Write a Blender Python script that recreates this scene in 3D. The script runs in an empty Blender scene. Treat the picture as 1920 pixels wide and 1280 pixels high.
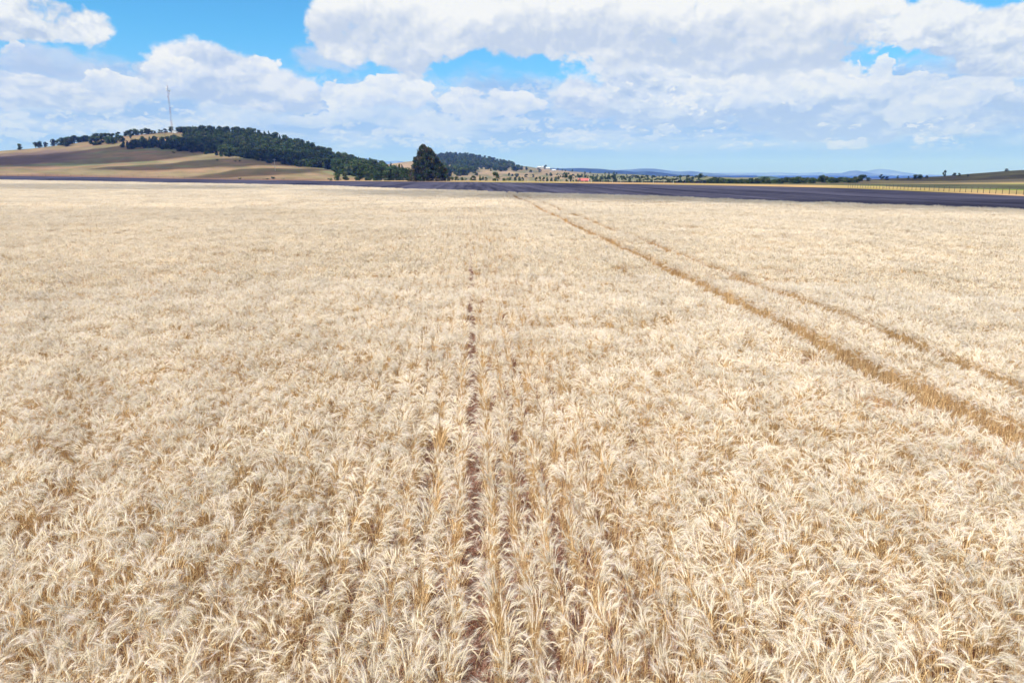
import bpy, math, random
import numpy as np
from mathutils import Vector, Matrix, noise as mn

R = math.radians
S = bpy.context.scene
C = S.collection

# ------------------------------------------------------------------ camera
CAM_H = 3.6
PITCH = math.atan((640 - 327) / 1280)
YAW = math.atan(80 / 1280 * math.cos(PITCH))
cam_d = bpy.data.cameras.new('camera')
cam = bpy.data.objects.new('camera', cam_d)
C.objects.link(cam)
cam_d.lens = 24
cam_d.sensor_width = 36
cam_d.clip_start = 0.1
cam_d.clip_end = 90000
cam.location = (0, 0, CAM_H)
cam.rotation_euler = (math.pi / 2 - PITCH, 0, -YAW)
S.camera = cam

# ------------------------------------------------------------------ sun, sky, exposure
SUN_EL, SUN_AZ = R(56), R(-128)          # azimuth clockwise from +Y; behind the camera's left shoulder
sun_dir = Vector((math.cos(SUN_EL) * math.sin(SUN_AZ), math.cos(SUN_EL) * math.cos(SUN_AZ), math.sin(SUN_EL)))
sl = bpy.data.lights.new('sun', 'SUN')
sun = bpy.data.objects.new('sun', sl)
C.objects.link(sun)
sl.energy = 5.0
sl.angle = R(0.55)
sl.color = (1.0, 0.965, 0.915)
sun.rotation_euler = (-sun_dir).to_track_quat('-Z', 'Y').to_euler()
S.view_settings.view_transform = 'Standard'
S.view_settings.look = 'None'
S.view_settings.exposure = 0.15
S.view_settings.gamma = 1.0
S.cycles.use_denoising = True
S.cycles.max_bounces = 5
S.cycles.diffuse_bounces = 3
S.cycles.glossy_bounces = 1
S.cycles.transmission_bounces = 3
S.cycles.volume_bounces = 1
S.cycles.transparent_max_bounces = 6
S.cycles.volume_max_steps = 64
S.cycles.sample_clamp_indirect = 4


def ray(px, py):
    """(azimuth from +Y clockwise, tan of elevation) of a direction measured on the photograph"""
    u, v = (px - 960) / 1280, (640 - py) / 1280
    f = math.cos(PITCH) + v * math.sin(PITCH)
    z = -math.sin(PITCH) + v * math.cos(PITCH)
    x = u * math.cos(YAW) + f * math.sin(YAW)
    y = -u * math.sin(YAW) + f * math.cos(YAW)
    return math.atan2(x, y), z / math.hypot(x, y)


def ground_pt(px, py, h=0.0):
    a, t = ray(px, py)
    r = (h - CAM_H) / t
    return (r * math.sin(a), r * math.cos(a))


# ---- a small expression builder for shader maths
class N:
    def __init__(s, nt, sock):
        s.nt, s.s = nt, sock

    def _m(s, op, *a, clamp=False):
        n = s.nt.nodes.new('ShaderNodeMath')
        n.operation = op
        n.use_clamp = clamp
        for i, v in enumerate((s,) + a):
            if isinstance(v, N):
                s.nt.links.new(v.s, n.inputs[i])
            else:
                n.inputs[i].default_value = v
        return N(s.nt, n.outputs[0])

    def __add__(s, o): return s._m('ADD', o)
    __radd__ = __add__
    def __sub__(s, o): return s._m('SUBTRACT', o)
    def __rsub__(s, o): return (s * -1.0) + o
    def __mul__(s, o): return s._m('MULTIPLY', o)
    __rmul__ = __mul__
    def __truediv__(s, o): return s._m('DIVIDE', o)
    def pw(s, o): return s._m('POWER', o)
    def mx(s, o): return s._m('MAXIMUM', o)
    def mi(s, o): return s._m('MINIMUM', o)
    def sat(s): return s._m('ADD', 0.0, clamp=True)

    def ramp(s, a, b, c=0.0, d=1.0, smooth=True):
        n = s.nt.nodes.new('ShaderNodeMapRange')
        n.interpolation_type = 'SMOOTHSTEP' if smooth else 'LINEAR'
        s.nt.links.new(s.s, n.inputs['Value'])
        for k, v in zip(('From Min', 'From Max', 'To Min', 'To Max'), (a, b, c, d)):
            n.inputs[k].default_value = v
        return N(s.nt, n.outputs['Result'])


def comb(nt, x, y, z):
    n = nt.nodes.new('ShaderNodeCombineXYZ')
    for i, v in enumerate((x, y, z)):
        if isinstance(v, N):
            nt.links.new(v.s, n.inputs[i])
        else:
            n.inputs[i].default_value = v
    return n.outputs[0]


def noise_n(nt, vec, scale, detail=4, rough=0.5, dist=0.0, lac=2.0, dim='3D'):
    n = nt.nodes.new('ShaderNodeTexNoise')
    n.noise_dimensions = dim
    n.inputs['Scale'].default_value = scale
    n.inputs['Detail'].default_value = detail
    n.inputs['Roughness'].default_value = rough
    n.inputs['Lacunarity'].default_value = lac
    n.inputs['Distortion'].default_value = dist
    if vec is not None:
        nt.links.new(vec, n.inputs['Vector'])
    return N(nt, n.outputs['Fac'])


def mixc(nt, fac, a, b, mode='MIX'):
    n = nt.nodes.new('ShaderNodeMix')
    n.data_type = 'RGBA'
    n.blend_type = mode
    for key, v in (('Factor_Float', fac), ('A_Color', a), ('B_Color', b)):
        sock = next(i for i in n.inputs if i.identifier == key)
        if isinstance(v, N):
            nt.links.new(v.s, sock)
        elif hasattr(v, 'is_linked'):
            nt.links.new(v, sock)
        elif isinstance(v, (int, float)):
            sock.default_value = v
        else:
            sock.default_value = (*v, 1)
    return next(o for o in n.outputs if o.identifier == 'Result_Color')


world = bpy.data.worlds.new('World')
S.world = world
world.use_nodes = True
world.cycles.sampling_method = 'NONE'


def build_sky():
    nt = world.node_tree
    nt.nodes.clear()
    out = nt.nodes.new('ShaderNodeOutputWorld')
    bg = nt.nodes.new('ShaderNodeBackground')
    nt.links.new(bg.outputs[0], out.inputs[0])
    sky = nt.nodes.new('ShaderNodeTexSky')
    sky.sky_type = 'NISHITA'
    sky.sun_disc = False
    sky.sun_elevation = SUN_EL
    sky.sun_rotation = SUN_AZ
    sky.altitude = 2000
    sky.air_density = 1.0
    sky.dust_density = 0.6
    sky.ozone_density = 1.5
    tc = nt.nodes.new('ShaderNodeTexCoord')
    sp = nt.nodes.new('ShaderNodeSeparateXYZ')
    nt.links.new(tc.outputs['Generated'], sp.inputs[0])
    x, y, z = (N(nt, sp.outputs[i]) for i in range(3))
    az = x._m('ARCTAN2', y) * (180 / math.pi)
    el = z._m('ARCSINE') * (180 / math.pi)
    def P(px, py):
        a, t = ray(px, py)
        return math.degrees(a), math.degrees(math.atan(t))

    # wobble the layout so that no edge is an ellipse
    wob1 = noise_n(nt, comb(nt, az, el * 1.5, 0.0), 0.22, 4, 0.55, dim='2D') - 0.5
    wob2 = noise_n(nt, comb(nt, az + 70.0, el * 1.5 + 31.0, 0.0), 0.22, 4, 0.55, dim='2D') - 0.5
    azw = az + wob1 * 3.4
    elv = el + wob2 * 2.0

    def field(oa, oe, sc):
        """billowing density in about -1..1"""
        k = el + oe
        lg = (k + 5.0).mx(0.6)._m('LOGARITHM', math.e) * 18.0
        vec = comb(nt, (az + oa) * sc, lg * sc, 0.0)
        f1 = noise_n(nt, vec, 0.22, 8, 0.56, 0.0, dim='2D')
        vo = nt.nodes.new('ShaderNodeTexVoronoi')
        vo.feature = 'F1'
        vo.voronoi_dimensions = '2D'
        vo.inputs['Scale'].default_value = 0.55
        vo.inputs['Detail'].default_value = 2
        vo.inputs['Roughness'].default_value = 0.55
        dist = nt.nodes.new('ShaderNodeVectorMath')
        dist.operation = 'MULTIPLY_ADD'
        nz = nt.nodes.new('ShaderNodeTexNoise')
        nz.noise_dimensions = '2D'
        nz.inputs['Scale'].default_value = 0.6
        nz.inputs['Detail'].default_value = 4
        nt.links.new(vec, nz.inputs['Vector'])
        nt.links.new(nz.outputs['Color'], dist.inputs[0])
        dist.inputs[1].default_value = (2.0, 2.0, 0)
        nt.links.new(vec, dist.inputs[2])
        nt.links.new(dist.outputs[0], vo.inputs['Vector'])
        bil = N(nt, vo.outputs['Distance'])
        return (f1 - 0.5) * 2.4 + (0.45 - bil) * 0.75

    FA, FB = field(0, 0, 1.0), field(41.0, 0, 1.25)
    RA, RB = FA - field(-0.3, 0.6, 1.0), FB - field(41.0 - 0.25, 0.55, 1.25)
    s0 = noise_n(nt, comb(nt, az, el * 1.7, 0.0), 0.15, 3, 0.5, dim='2D')
    s1 = noise_n(nt, comb(nt, az - 0.8, el * 1.7 + 3.0, 0.0), 0.15, 3, 0.5, dim='2D')
    soft = (s0 - 0.5) * 0.5 + (s0 - s1) * 0.9

    clear = None
    grade = nt.nodes.new('ShaderNodeVectorMath')
    grade.operation = 'MULTIPLY'
    nt.links.new(sky.outputs[0], grade.inputs[0])
    grade.inputs[1].default_value = (0.058, 0.150, 0.187)
    col = mixc(nt, el.ramp(-1.0, 11.0, 1.0, 0.0), grade.outputs[0], (0.30, 0.44, 0.94))

    skyp = comb(nt, azw, elv, 0.0)

    def vmath(op, *a):
        n = nt.nodes.new('ShaderNodeVectorMath')
        n.operation = op
        for i, v in enumerate(a):
            if isinstance(v, tuple):
                n.inputs[i].default_value = v
            else:
                nt.links.new(v, n.inputs[i])
        return n.outputs['Value'] if op == 'DOT_PRODUCT' else n.outputs[0]

    def layer(col, blobs, F, Rl, namp=0.42, thr=0.42, sw=0.30, top=(0.90, 0.935, 1.0), bot=(0.52, 0.64, 0.87), opac=1.0, bias=0.0, gk=0.34, rk=0.62, eg=None):
        den, acc = None, None
        for (px, py, rx, ry, k) in blobs:
            a, e = P(px, py)
            sx, sy = 1 / (rx * 0.0448), 1 / (ry * 0.0448)
            q = vmath('MULTIPLY_ADD', skyp, (sx, sy, 0), (-a * sx, -e * sy, 0))
            d2 = vmath('DOT_PRODUCT', q, q)
            n = nt.nodes.new('ShaderNodeMath')
            n.operation = 'POWER'
            n.inputs[0].default_value = 0.45
            nt.links.new(d2, n.inputs[1])
            m = nt.nodes.new('ShaderNodeMath')
            m.operation = 'MULTIPLY_ADD'
            nt.links.new(n.outputs[0], m.inputs[0])
            m.inputs[1].default_value = k
            if den is not None:
                nt.links.new(den.s, m.inputs[2])
            else:
                m.inputs[2].default_value = 0
            den = N(nt, m.outputs[0])
            qs = nt.nodes.new('ShaderNodeVectorMath')
            qs.operation = 'SCALE'
            nt.links.new(q, qs.inputs[0])
            nt.links.new(n.outputs[0], qs.inputs['Scale'])
            acc = qs.outputs[0] if acc is None else vmath('ADD', qs.outputs[0], acc)
        sp_ = nt.nodes.new('ShaderNodeSeparateXYZ')
        nt.links.new(acc, sp_.inputs[0])
        num = N(nt, sp_.outputs[1])
        den = den.mi(1.05)
        D = den + F * namp + soft * 0.45
        al = D.ramp(thr, thr + sw) * den.ramp(0.05, 0.25) * opac
        grad = (num / den.mx(0.05)).mx(-1.3).mi(1.0)
        sh = (grad * gk + Rl * rk + soft * 1.15 + (0.60 + bias)).sat()
        if eg:
            sh = (sh + ((elv - P(900, eg[0])[1]) * eg[1]).mx(-0.5).mi(0.35)).sat()
        c = mixc(nt, sh, bot, top)
        c = mixc(nt, el.ramp(1.0, 11.0, 0.45, 0.0), c, (0.42, 0.62, 0.95))
        return mixc(nt, al, col, c)

    FC = field(13.0, 0, 2.1)
    RC = FC - field(13.0 - 0.15, 0.33, 2.1)
    FD = field(77.0, 0, 1.55)
    RD = FD - field(77.0 - 0.2, 0.42, 1.55)

    def scatter(col, F, Rl, thr, sw, band, top, bot, opac):
        al = (F + soft * 0.9).ramp(thr, thr + sw) * el.ramp(band[0], band[1]) * el.ramp(band[2], band[3], 1.0, 0.0) * opac
        sh = (Rl * 0.75 + soft * 0.8 + 0.62).sat()
        c = mixc(nt, sh, bot, top)
        c = mixc(nt, el.ramp(1.0, 10.0, 0.45, 0.0), c, (0.42, 0.62, 0.95))
        return mixc(nt, al, col, c)

    # low far deck: long flat streaks
    st = noise_n(nt, comb(nt, az * 0.35, el * 1.7, 0.0), 0.42, 6, 0.6, dim='2D')
    deck = mixc(nt, st.ramp(0.38, 0.62), (0.37, 0.53, 0.86), (0.62, 0.73, 0.95))
    da = el.ramp(1.0, 3.2) * (el + (FA * 1.2) + soft * 3.0).ramp(5.3, 8.0, 1.0, 0.0)
    col = mixc(nt, da * 0.80, col, deck)
    col = scatter(col, FC, RC, -0.18, 0.30, (1.3, 2.6, 5.0, 8.5), (0.93, 0.96, 1.0), (0.50, 0.63, 0.88), 0.6)
    # soft grey-lilac rags
    col = layer(col, [(85, 112, 85, 22, .8), (275, 116, 24, 9, .55), (560, 158, 26, 10, .5), (120, 140, 120, 20, .6), (620, 118, 60, 20, .75), (590, 95, 50, 16, .5), (1500, 240, 200, 16, .7), (1900, 215, 90, 20, .9), (1300, 190, 90, 24, .8)],
                FB, RB, 0.3, 0.35, 0.55, (0.66, 0.74, 0.93), (0.50, 0.61, 0.85), 0.75)
    # middle distance cumulus band
    col = layer(col, [(375, 108, 50, 36, 1.0), (330, 150, 60, 30, .9), (430, 160, 70, 34, .9), (500, 150, 60, 36, .9), (560, 185, 60, 22, .6), (30, 160, 60, 20, .8), (10, 100, 26, 14, .8), (150, 180, 60, 26, .8),
                      (230, 170, 40, 18, .7), (60, 185, 90, 20, .6), (1080, 185, 50, 44, 1.0), (1150, 200, 60, 30, .9)],
                FA, RA, 0.36, 0.42, 0.34, (0.90, 0.925, 0.99), (0.49, 0.60, 0.82), 0.95, rk=0.85)
    col = layer(col, [(320, 128, 32, 22, 1.0), (350, 145, 40, 18, .8), (180, 158, 34, 20, 1.0), (205, 138, 14, 9, .7), (230, 160, 30, 16, .7), (500, 122, 38, 18, 1.0), (460, 132, 26, 14, .8), (628, 172, 28, 14, 1.0), (700, 165, 50, 20, 1.0),
                      (745, 160, 36, 22, .9), (660, 195, 50, 20, .8), (780, 190, 40, 24, .7), (868, 182, 30, 22, 1.1), (905, 178, 26, 16, .9), (900, 205, 60, 24, .9), (965, 192, 44, 18, .9), (1015, 200, 36, 16, .7), (5, 96, 20, 12, 1.0),
                      (10, 148, 50, 14, .9), (1110, 180, 30, 20, .8)],
                FB, RB, 0.46, 0.52, 0.13, (0.97, 0.985, 1.0), (0.58, 0.69, 0.92), 0.95)
    col = layer(col, [(690, 215, 80, 18, .9), (800, 230, 90, 16, .8), (590, 225, 60, 14, .8), (960, 235, 80, 14, .8), (480, 215, 70, 14, .7), (380, 200, 40, 14, .8), (150, 220, 70, 10, .6), (1200, 262, 60, 8, .7)],
                FA, RA, 0.42, 0.42, 0.34, (0.84, 0.90, 1.0), (0.48, 0.63, 0.90), 0.75)
    # broad right-hand masses
    col = layer(col, [(1175, 125, 60, 34, 1.0), (1260, 150, 90, 40, 1.0), (1390, 150, 90, 50, 1.0), (1520, 170, 90, 46, 1.0), (1640, 200, 70, 30, .9), (1230, 215, 90, 26, 1.0), (1440, 215, 100, 26, .9), (1760, 225, 100, 26, .9),
                      (1890, 190, 70, 30, 1.0), (1600, 240, 90, 20, .9)],
                FA, RA, 0.50, 0.36, 0.30, (0.84, 0.90, 1.0), (0.45, 0.575, 0.80), 1.0, bias=-0.08, rk=0.85, eg=(175, 0.07))
    east = az.ramp(6.0, 14.0)
    col = scatter(col, FD, RD, 0.10, 0.22, (2.0, 4.0, 8.0, 11.0), (0.97, 0.985, 1.0), (0.55, 0.67, 0.90), east * 0.9)
    col = scatter(col, FC, RC, 0.16, 0.20, (1.5, 2.5, 5.0, 9.0), (0.98, 0.99, 1.0), (0.56, 0.68, 0.91), east * 0.85)
    col = layer(col, [(1140, 175, 34, 20, .9), (1210, 140, 50, 20, .9), (1330, 150, 50, 26, .9), (1400, 180, 44, 30, 1.0), (1470, 140, 50, 26, .8), (1540, 165, 40, 24, .9), (1635, 125, 22, 16, 1.0), (1640, 168, 40, 18, 1.0), (1720, 150, 28, 18, .9),
                      (1760, 185, 40, 34, 1.1), (1850, 175, 60, 24, .9), (1245, 245, 44, 14, 1.0), (1590, 262, 60, 14, 1.1), (1500, 205, 30, 10, .9), (1680, 215, 40, 20, .9), (1350, 235, 30, 12, .8)],
                FB, RB, 0.50, 0.54, 0.14, (0.965, 0.985, 1.0), (0.56, 0.68, 0.91), 0.9)
    # upper mass, nearest, with grey flat bases
    col = layer(col, [(620, 62, 50, 24, .9), (665, 25, 40, 26, 1.0), (700, 45, 70, 34, 1.0), (790, 50, 80, 44, 1.0), (880, 35, 90, 45, 1.0), (960, 45, 80, 38, 1.0), (1060, 28, 100, 46, 1.0), (1170, 40, 100, 55, 1.0), (1290, 50, 110, 55, 1.0),
                      (1420, 50, 110, 60, 1.0), (1530, 40, 80, 45, 1.0), (1610, 30, 50, 40, .8), (720, 105, 80, 22, .85), (770, 135, 34, 16, .6), (1480, 100, 100, 30, .9), (1100, 10, 400, 40, .5)],
                FA, RA, 0.40, 0.40, 0.32, (0.95, 0.975, 1.0), (0.58, 0.675, 0.84), 1.0, gk=0.34, rk=0.62, bias=0.0, eg=(70, 0.085))
    col = layer(col, [(1735, 40, 66, 34, 1.1), (1690, 64, 50, 16, .7), (1800, 60, 50, 26, .9), (1880, 95, 60, 36, 1.1), (1940, 50, 26, 40, 1.0), (1850, 125, 60, 20, .9), (45, 25, 72, 30, 1.2), (60, 50, 60, 14, .7), (-80, 0, 120, 50, 1.0)],
                FB, RB, 0.34, 0.42, 0.34, (0.93, 0.96, 1.0), (0.52, 0.62, 0.80), 0.97, gk=0.42, rk=0.8)
    # unseen white overcast overhead, added to make the ambient light less blue
    over = el.ramp(16.5, 26.0) * (s0 + (FA * 0.12)).ramp(0.30, 0.46, 0.35, 1.0)
    col = mixc(nt, over, col, mixc(nt, s0.ramp(0.35, 0.62), (0.80, 0.80, 0.82), (1.12, 1.08, 1.02)))
    nt.links.new(col, bg.inputs['Color'])
    bg.inputs['Strength'].default_value = 0.86


build_sky()


# ------------------------------------------------------------------ tagging and mesh helpers
def tag(o, label=None, cat=None, group=None, kind=None):
    if label: o['label'] = label
    if cat: o['category'] = cat
    if group: o['group'] = group
    if kind: o['kind'] = kind
    return o


def mesh_np(name, V, F, mats, midx=None, col=None, smooth=False):
    """V (n,3) vertices, F list of tuples"""
    me = bpy.data.meshes.new(name)
    me.from_pydata([tuple(v) for v in V], [], F)
    for m in mats:
        me.materials.append(m)
    if midx is not None:
        me.polygons.foreach_set('material_index', np.asarray(midx, dtype=np.int32))
    if col is not None:
        ca = me.color_attributes.new('tint', 'FLOAT_COLOR', 'POINT')
        a = np.ones((len(V), 4), dtype=np.float32)
        a[:, :3] = np.asarray(col, dtype=np.float32)
        ca.data.foreach_set('color', a.ravel())
    if smooth:
        me.polygons.foreach_set('use_smooth', np.ones(len(F), dtype=bool))
    me.update()
    return me


def link(name, me, parent=None, loc=(0, 0, 0)):
    o = bpy.data.objects.new(name, me)
    C.objects.link(o)
    o.location = loc
    if parent:
        o.parent = parent
    return o


def empty(name, loc=(0, 0, 0), rz=0):
    o = bpy.data.objects.new(name, None)
    C.objects.link(o)
    o.location = loc
    o.rotation_euler = (0, 0, rz)
    o.empty_display_size = 0.5
    return o


class MB:
    """collects simple solids into one mesh"""
    def __init__(s):
        s.V, s.F, s.M = [], [], []

    def box(s, c, d, m=0, rz=0):
        n = len(s.V)
        ca, sa = math.cos(rz), math.sin(rz)
        for k in (-1, 1):
            for i, j in ((-1, -1), (1, -1), (1, 1), (-1, 1)):
                x, y = i * d[0] / 2, j * d[1] / 2
                s.V.append((c[0] + x * ca - y * sa, c[1] + x * sa + y * ca, c[2] + k * d[2] / 2))
        for f in ((3, 2, 1, 0), (4, 5, 6, 7), (0, 1, 5, 4), (1, 2, 6, 5), (2, 3, 7, 6), (3, 0, 4, 7)):
            s.F.append(tuple(n + i for i in f)); s.M.append(m)

    def tube(s, a, b, r0, r1=None, k=6, m=0):
        r1 = r0 if r1 is None else r1
        a, b = Vector(a), Vector(b)
        q = (b - a).to_track_quat('Z', 'Y')
        n = len(s.V)
        for p, r in ((a, r0), (b, r1)):
            for i in range(k):
                t = 2 * math.pi * i / k
                s.V.append(tuple(p + q @ Vector((r * math.cos(t), r * math.sin(t), 0))))
        for i in range(k):
            j = (i + 1) % k
            s.F.append((n + i, n + j, n + k + j, n + k + i)); s.M.append(m)
        s.F.append(tuple(n + i for i in reversed(range(k)))); s.M.append(m)
        s.F.append(tuple(n + k + i for i in range(k))); s.M.append(m)

    def poly(s, pts, m=0):
        n = len(s.V)
        s.V += [tuple(p) for p in pts]
        s.F.append(tuple(range(n, n + len(pts)))); s.M.append(m)

    def build(s, name, mats, parent=None, loc=(0, 0, 0)):
        return link(name, mesh_np(name, s.V, s.F, mats, s.M), parent, loc)


def new_mat(name):
    m = bpy.data.materials.new(name)
    m.use_nodes = True
    nt = m.node_tree
    nt.nodes.clear()
    out = nt.nodes.new('ShaderNodeOutputMaterial')
    return m, nt, out


def plain_mat(name, col, rough=0.8, var=0.25, scale=3.0, metallic=0.0):
    m, nt, out = new_mat(name)
    b = nt.nodes.new('ShaderNodeBsdfPrincipled')
    tc = nt.nodes.new('ShaderNodeTexCoord')
    f = noise_n(nt, tc.outputs['Object'], scale, 4, 0.6)
    c = mixc(nt, f.ramp(0.3, 0.7), tuple(v * (1 - var) for v in col), tuple(min(1, v * (1 + var)) for v in col))
    nt.links.new(c, b.inputs['Base Color'])
    b.inputs['Roughness'].default_value = rough
    b.inputs['Metallic'].default_value = metallic
    nt.links.new(b.outputs[0], out.inputs[0])
    return m


def tint_mat(name, var=0.2, scale=1.0, transl=0.0, per_inst=0.0, mult=(1, 1, 1), spec=0.0, bump=0.0, detail=5, big=None):
    """diffuse material coloured by the 'tint' attribute, varied by noise"""
    m, nt, out = new_mat(name)
    at = nt.nodes.new('ShaderNodeAttribute')
    at.attribute_name = 'tint'
    geo = nt.nodes.new('ShaderNodeNewGeometry')
    f = noise_n(nt, geo.outputs['Position'], scale, detail, 0.6)
    g = f.ramp(0.25, 0.75, 1 - var, 1 + var)
    if big:
        g = g * noise_n(nt, geo.outputs['Position'], big[0], 3, 0.55).ramp(0.3, 0.7, 1 - big[1], 1 + big[1])
    if per_inst:
        oi = nt.nodes.new('ShaderNodeObjectInfo')
        g = g * N(nt, oi.outputs['Random']).ramp(0, 1, 1 - per_inst, 1 + per_inst, smooth=False)
    vm = nt.nodes.new('ShaderNodeVectorMath')
    vm.operation = 'SCALE'
    nt.links.new(at.outputs['Color'], vm.inputs[0])
    nt.links.new(g.s, vm.inputs['Scale'])
    vm2 = nt.nodes.new('ShaderNodeVectorMath')
    vm2.operation = 'MULTIPLY'
    nt.links.new(vm.outputs[0], vm2.inputs[0])
    vm2.inputs[1].default_value = mult
    col = vm2.outputs[0]
    d = nt.nodes.new('ShaderNodeBsdfDiffuse')
    nt.links.new(col, d.inputs['Color'])
    sh = d.outputs[0]
    if bump:
        bp = nt.nodes.new('ShaderNodeBump')
        bp.inputs['Strength'].default_value = 1.0
        bp.inputs['Distance'].default_value = bump
        nt.links.new(f.s, bp.inputs['Height'])
        nt.links.new(bp.outputs[0], d.inputs['Normal'])
    if transl:
        t = nt.nodes.new('ShaderNodeBsdfTranslucent')
        nt.links.new(col, t.inputs['Color'])
        mx = nt.nodes.new('ShaderNodeMixShader')
        mx.inputs[0].default_value = transl
        nt.links.new(sh, mx.inputs[1])
        nt.links.new(t.outputs[0], mx.inputs[2])
        sh = mx.outputs[0]
    nt.links.new(sh, out.inputs[0])
    return m


# ------------------------------------------------------------------ hills: structure sheets on polar grids round the viewpoint's area
def interp(tab, a):
    return float(np.interp(a, tab[0], tab[1]))


def table(pts):
    """photo measurements -> (azimuths, tan elevations)"""
    r = sorted(ray(*p) for p in pts)
    return [q[0] for q in r], [q[1] for q in r]


def rtable(pts):
    r = sorted((ray(p[0], 327)[0], p[1]) for p in pts)
    return [q[0] for q in r], [q[1] for q in r]


class Hill:
    def __init__(s, name, ridge, base, rb, rr, power=1.0, back=0.35, rough=0.0, rscale=0.01, seed=0.0):
        s.name, s.ridge, s.base = name, table(ridge), table(base)
        s.rb = rtable(rb) if isinstance(rb, list) else ([-3, 3], [rb, rb])
        s.rr = rtable(rr) if isinstance(rr, list) else ([-3, 3], [rr, rr])
        s.power, s.back, s.rough, s.rscale, s.seed = power, back, rough, rscale, seed

    def z(s, a, r):
        rb, rr = interp(s.rb, a), interp(s.rr, a)
        tb, tr = interp(s.base, a), interp(s.ridge, a)
        zb, zr = CAM_H + rb * tb, CAM_H + rr * tr
        t = (r - rb) / (rr - rb)
        bump = 0
        if s.rough:
            x, y = r * math.sin(a), r * math.cos(a)
            bump = s.rough * mn.fractal(Vector((x * s.rscale, y * s.rscale, s.seed)), 1.0, 2.0, 4)
        if t <= 1:
            te = tb + (tr - tb) * max(t, 0) ** s.power
            edge = min(1, max(0, t * 6)) * (1 if t < 0.9 else (1 - t) * 10 * 0.6 + 0.4)
            zz = CAM_H + r * te + bump * edge
            if t < 0:
                zz = zb + (r - rb) * 0.08
        else:
            zz = zr - (r - rr) * s.back * min(1, (r - rr) / (rr * 0.10)) + bump * 0.4
        return zz

    def build(s, az0, az1, ncol, nrow, mat, colf, back_len=0.5, name=None):
        V, F, K = [], [], []
        a0, a1 = ray(az0, 327)[0], ray(az1, 327)[0]
        for i in range(ncol + 1):
            a = a0 + (a1 - a0) * i / ncol
            rb, rr = interp(s.rb, a), interp(s.rr, a)
            for j in range(nrow + 9):
                if j == 0:
                    r = rb - 12
                elif j <= nrow:
                    r = rb + (rr - rb) * ((j - 1) / (nrow - 1))
                else:
                    r = rr + (rr * back_len) * ((j - nrow) / 8) ** 1.5
                z = s.z(a, r)
                if j == 0:
                    z = min(s.z(a, rb), 0) - 1.0 if s.z(a, rb) < 1.5 else s.z(a, rb) - 3
                V.append((r * math.sin(a), r * math.cos(a), z))
                t = (r - rb) / (rr - rb)
                K.append(colf(a, min(1, max(0, t)), r))
        w = nrow + 9
        for i in range(ncol):
            for j in range(w - 1):
                F.append((i * w + j, (i + 1) * w + j, (i + 1) * w + j + 1, i * w + j + 1))
        o = link(s.name, mesh_np(s.name, V, F, [mat], None, K, True))
        tag(o, kind='structure')
        return o


def fz(x, y, s, seed=0.0):
    return mn.fractal(Vector((x * s, y * s, seed)), 1.0, 2.0, 4)


def lerp3(a, b, t):
    t = min(1, max(0, t))
    return tuple(a[i] + (b[i] - a[i]) * t for i in range(3))


def sstep(a, b, x):
    t = min(1, max(0, (x - a) / (b - a)))
    return t * t * (3 - 2 * t)


TAN = (0.235, 0.165, 0.105)
TAN2 = (0.17, 0.14, 0.08)
OLIVE = (0.20, 0.20, 0.095)
SOILB = (0.17, 0.115, 0.095)

EDGE_A = table([(0, 338)])   # placeholder so that table() is exercised early


def col_left(a, t, r):
    x, y = r * math.sin(a), r * math.cos(a)
    n = fz(a * 30, t * 9, 1.0, 2.0)
    n2 = fz(a * 9, t * 22, 1.0, 7.0)
    c = lerp3(TAN, TAN2, 0.5 + 1.2 * n)
    c = lerp3(c, (0.25, 0.155, 0.10), sstep(0.15, 0.5, n2) * 0.7)
    c = lerp3(c, (0.17, 0.20, 0.11), sstep(0.0, 0.4, -n2) * (0.75 if 0.25 < t < 0.75 else 0.2))
    # clouds' shade painted as a dark strip half-way up on the left
    px = math.degrees(a)
    if px < -26:
        c = lerp3(c, (0.13, 0.095, 0.085), sstep(0.42, 0.55, t + n * 0.06) * (1 - sstep(0.82, 0.92, t + n * 0.05)) * sstep(-26, -30, px) * 0.9)
    c = lerp3(c, (0.15, 0.09, 0.075), (1 - sstep(0.0, 0.10, t)) * 0.9)
    return c


land_mat = tint_mat('land', 0.16, 0.06, bump=0.0, big=(0.012, 0.12))
far_mat = tint_mat('far_land', 0.22, 0.0016)

hill_left = Hill('hill_left', ridge=[(-420, 322), (-200, 305), (-60, 288), (0, 283), (60, 279), (110, 273), (160, 267), (220, 256), (280, 250), (320, 248), (400, 246),
                 (450, 249), (480, 252), (520, 260), (560, 271), (600, 285), (640, 299), (680, 310), (700, 315), (740, 325), (775, 334), (830, 342)],
                 base=[(-420, 334), (0, 329.5), (160, 331.5), (320, 335), (480, 337.5), (600, 339.2), (700, 340.2), (900, 342)],
                 rb=[(-420, 640), (0, 600), (300, 520), (560, 430), (700, 380), (830, 360)],
                 rr=[(-420, 1000), (0, 980), (300, 940), (560, 820), (700, 640), (800, 520), (830, 500)], power=1.15, rough=2.2, rscale=0.012)
hill_left.build(-420, 832, 300, 60, land_mat, col_left)

hill_tan = Hill('hill_behind_cypress', ridge=[(640, 330), (690, 314), (715, 310), (745, 305.5), (775, 302), (800, 303), (830, 312), (860, 330)],
                base=[(640, 336), (860, 336)], rb=900, rr=1350, power=1.0, rough=1.5, rscale=0.01, seed=4)
hill_tan.build(640, 862, 60, 20, land_mat, lambda a, t, r: lerp3((0.30, 0.22, 0.15), (0.22, 0.18, 0.11), 0.5 + fz(a * 40, t * 6, 1, 3)))


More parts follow.
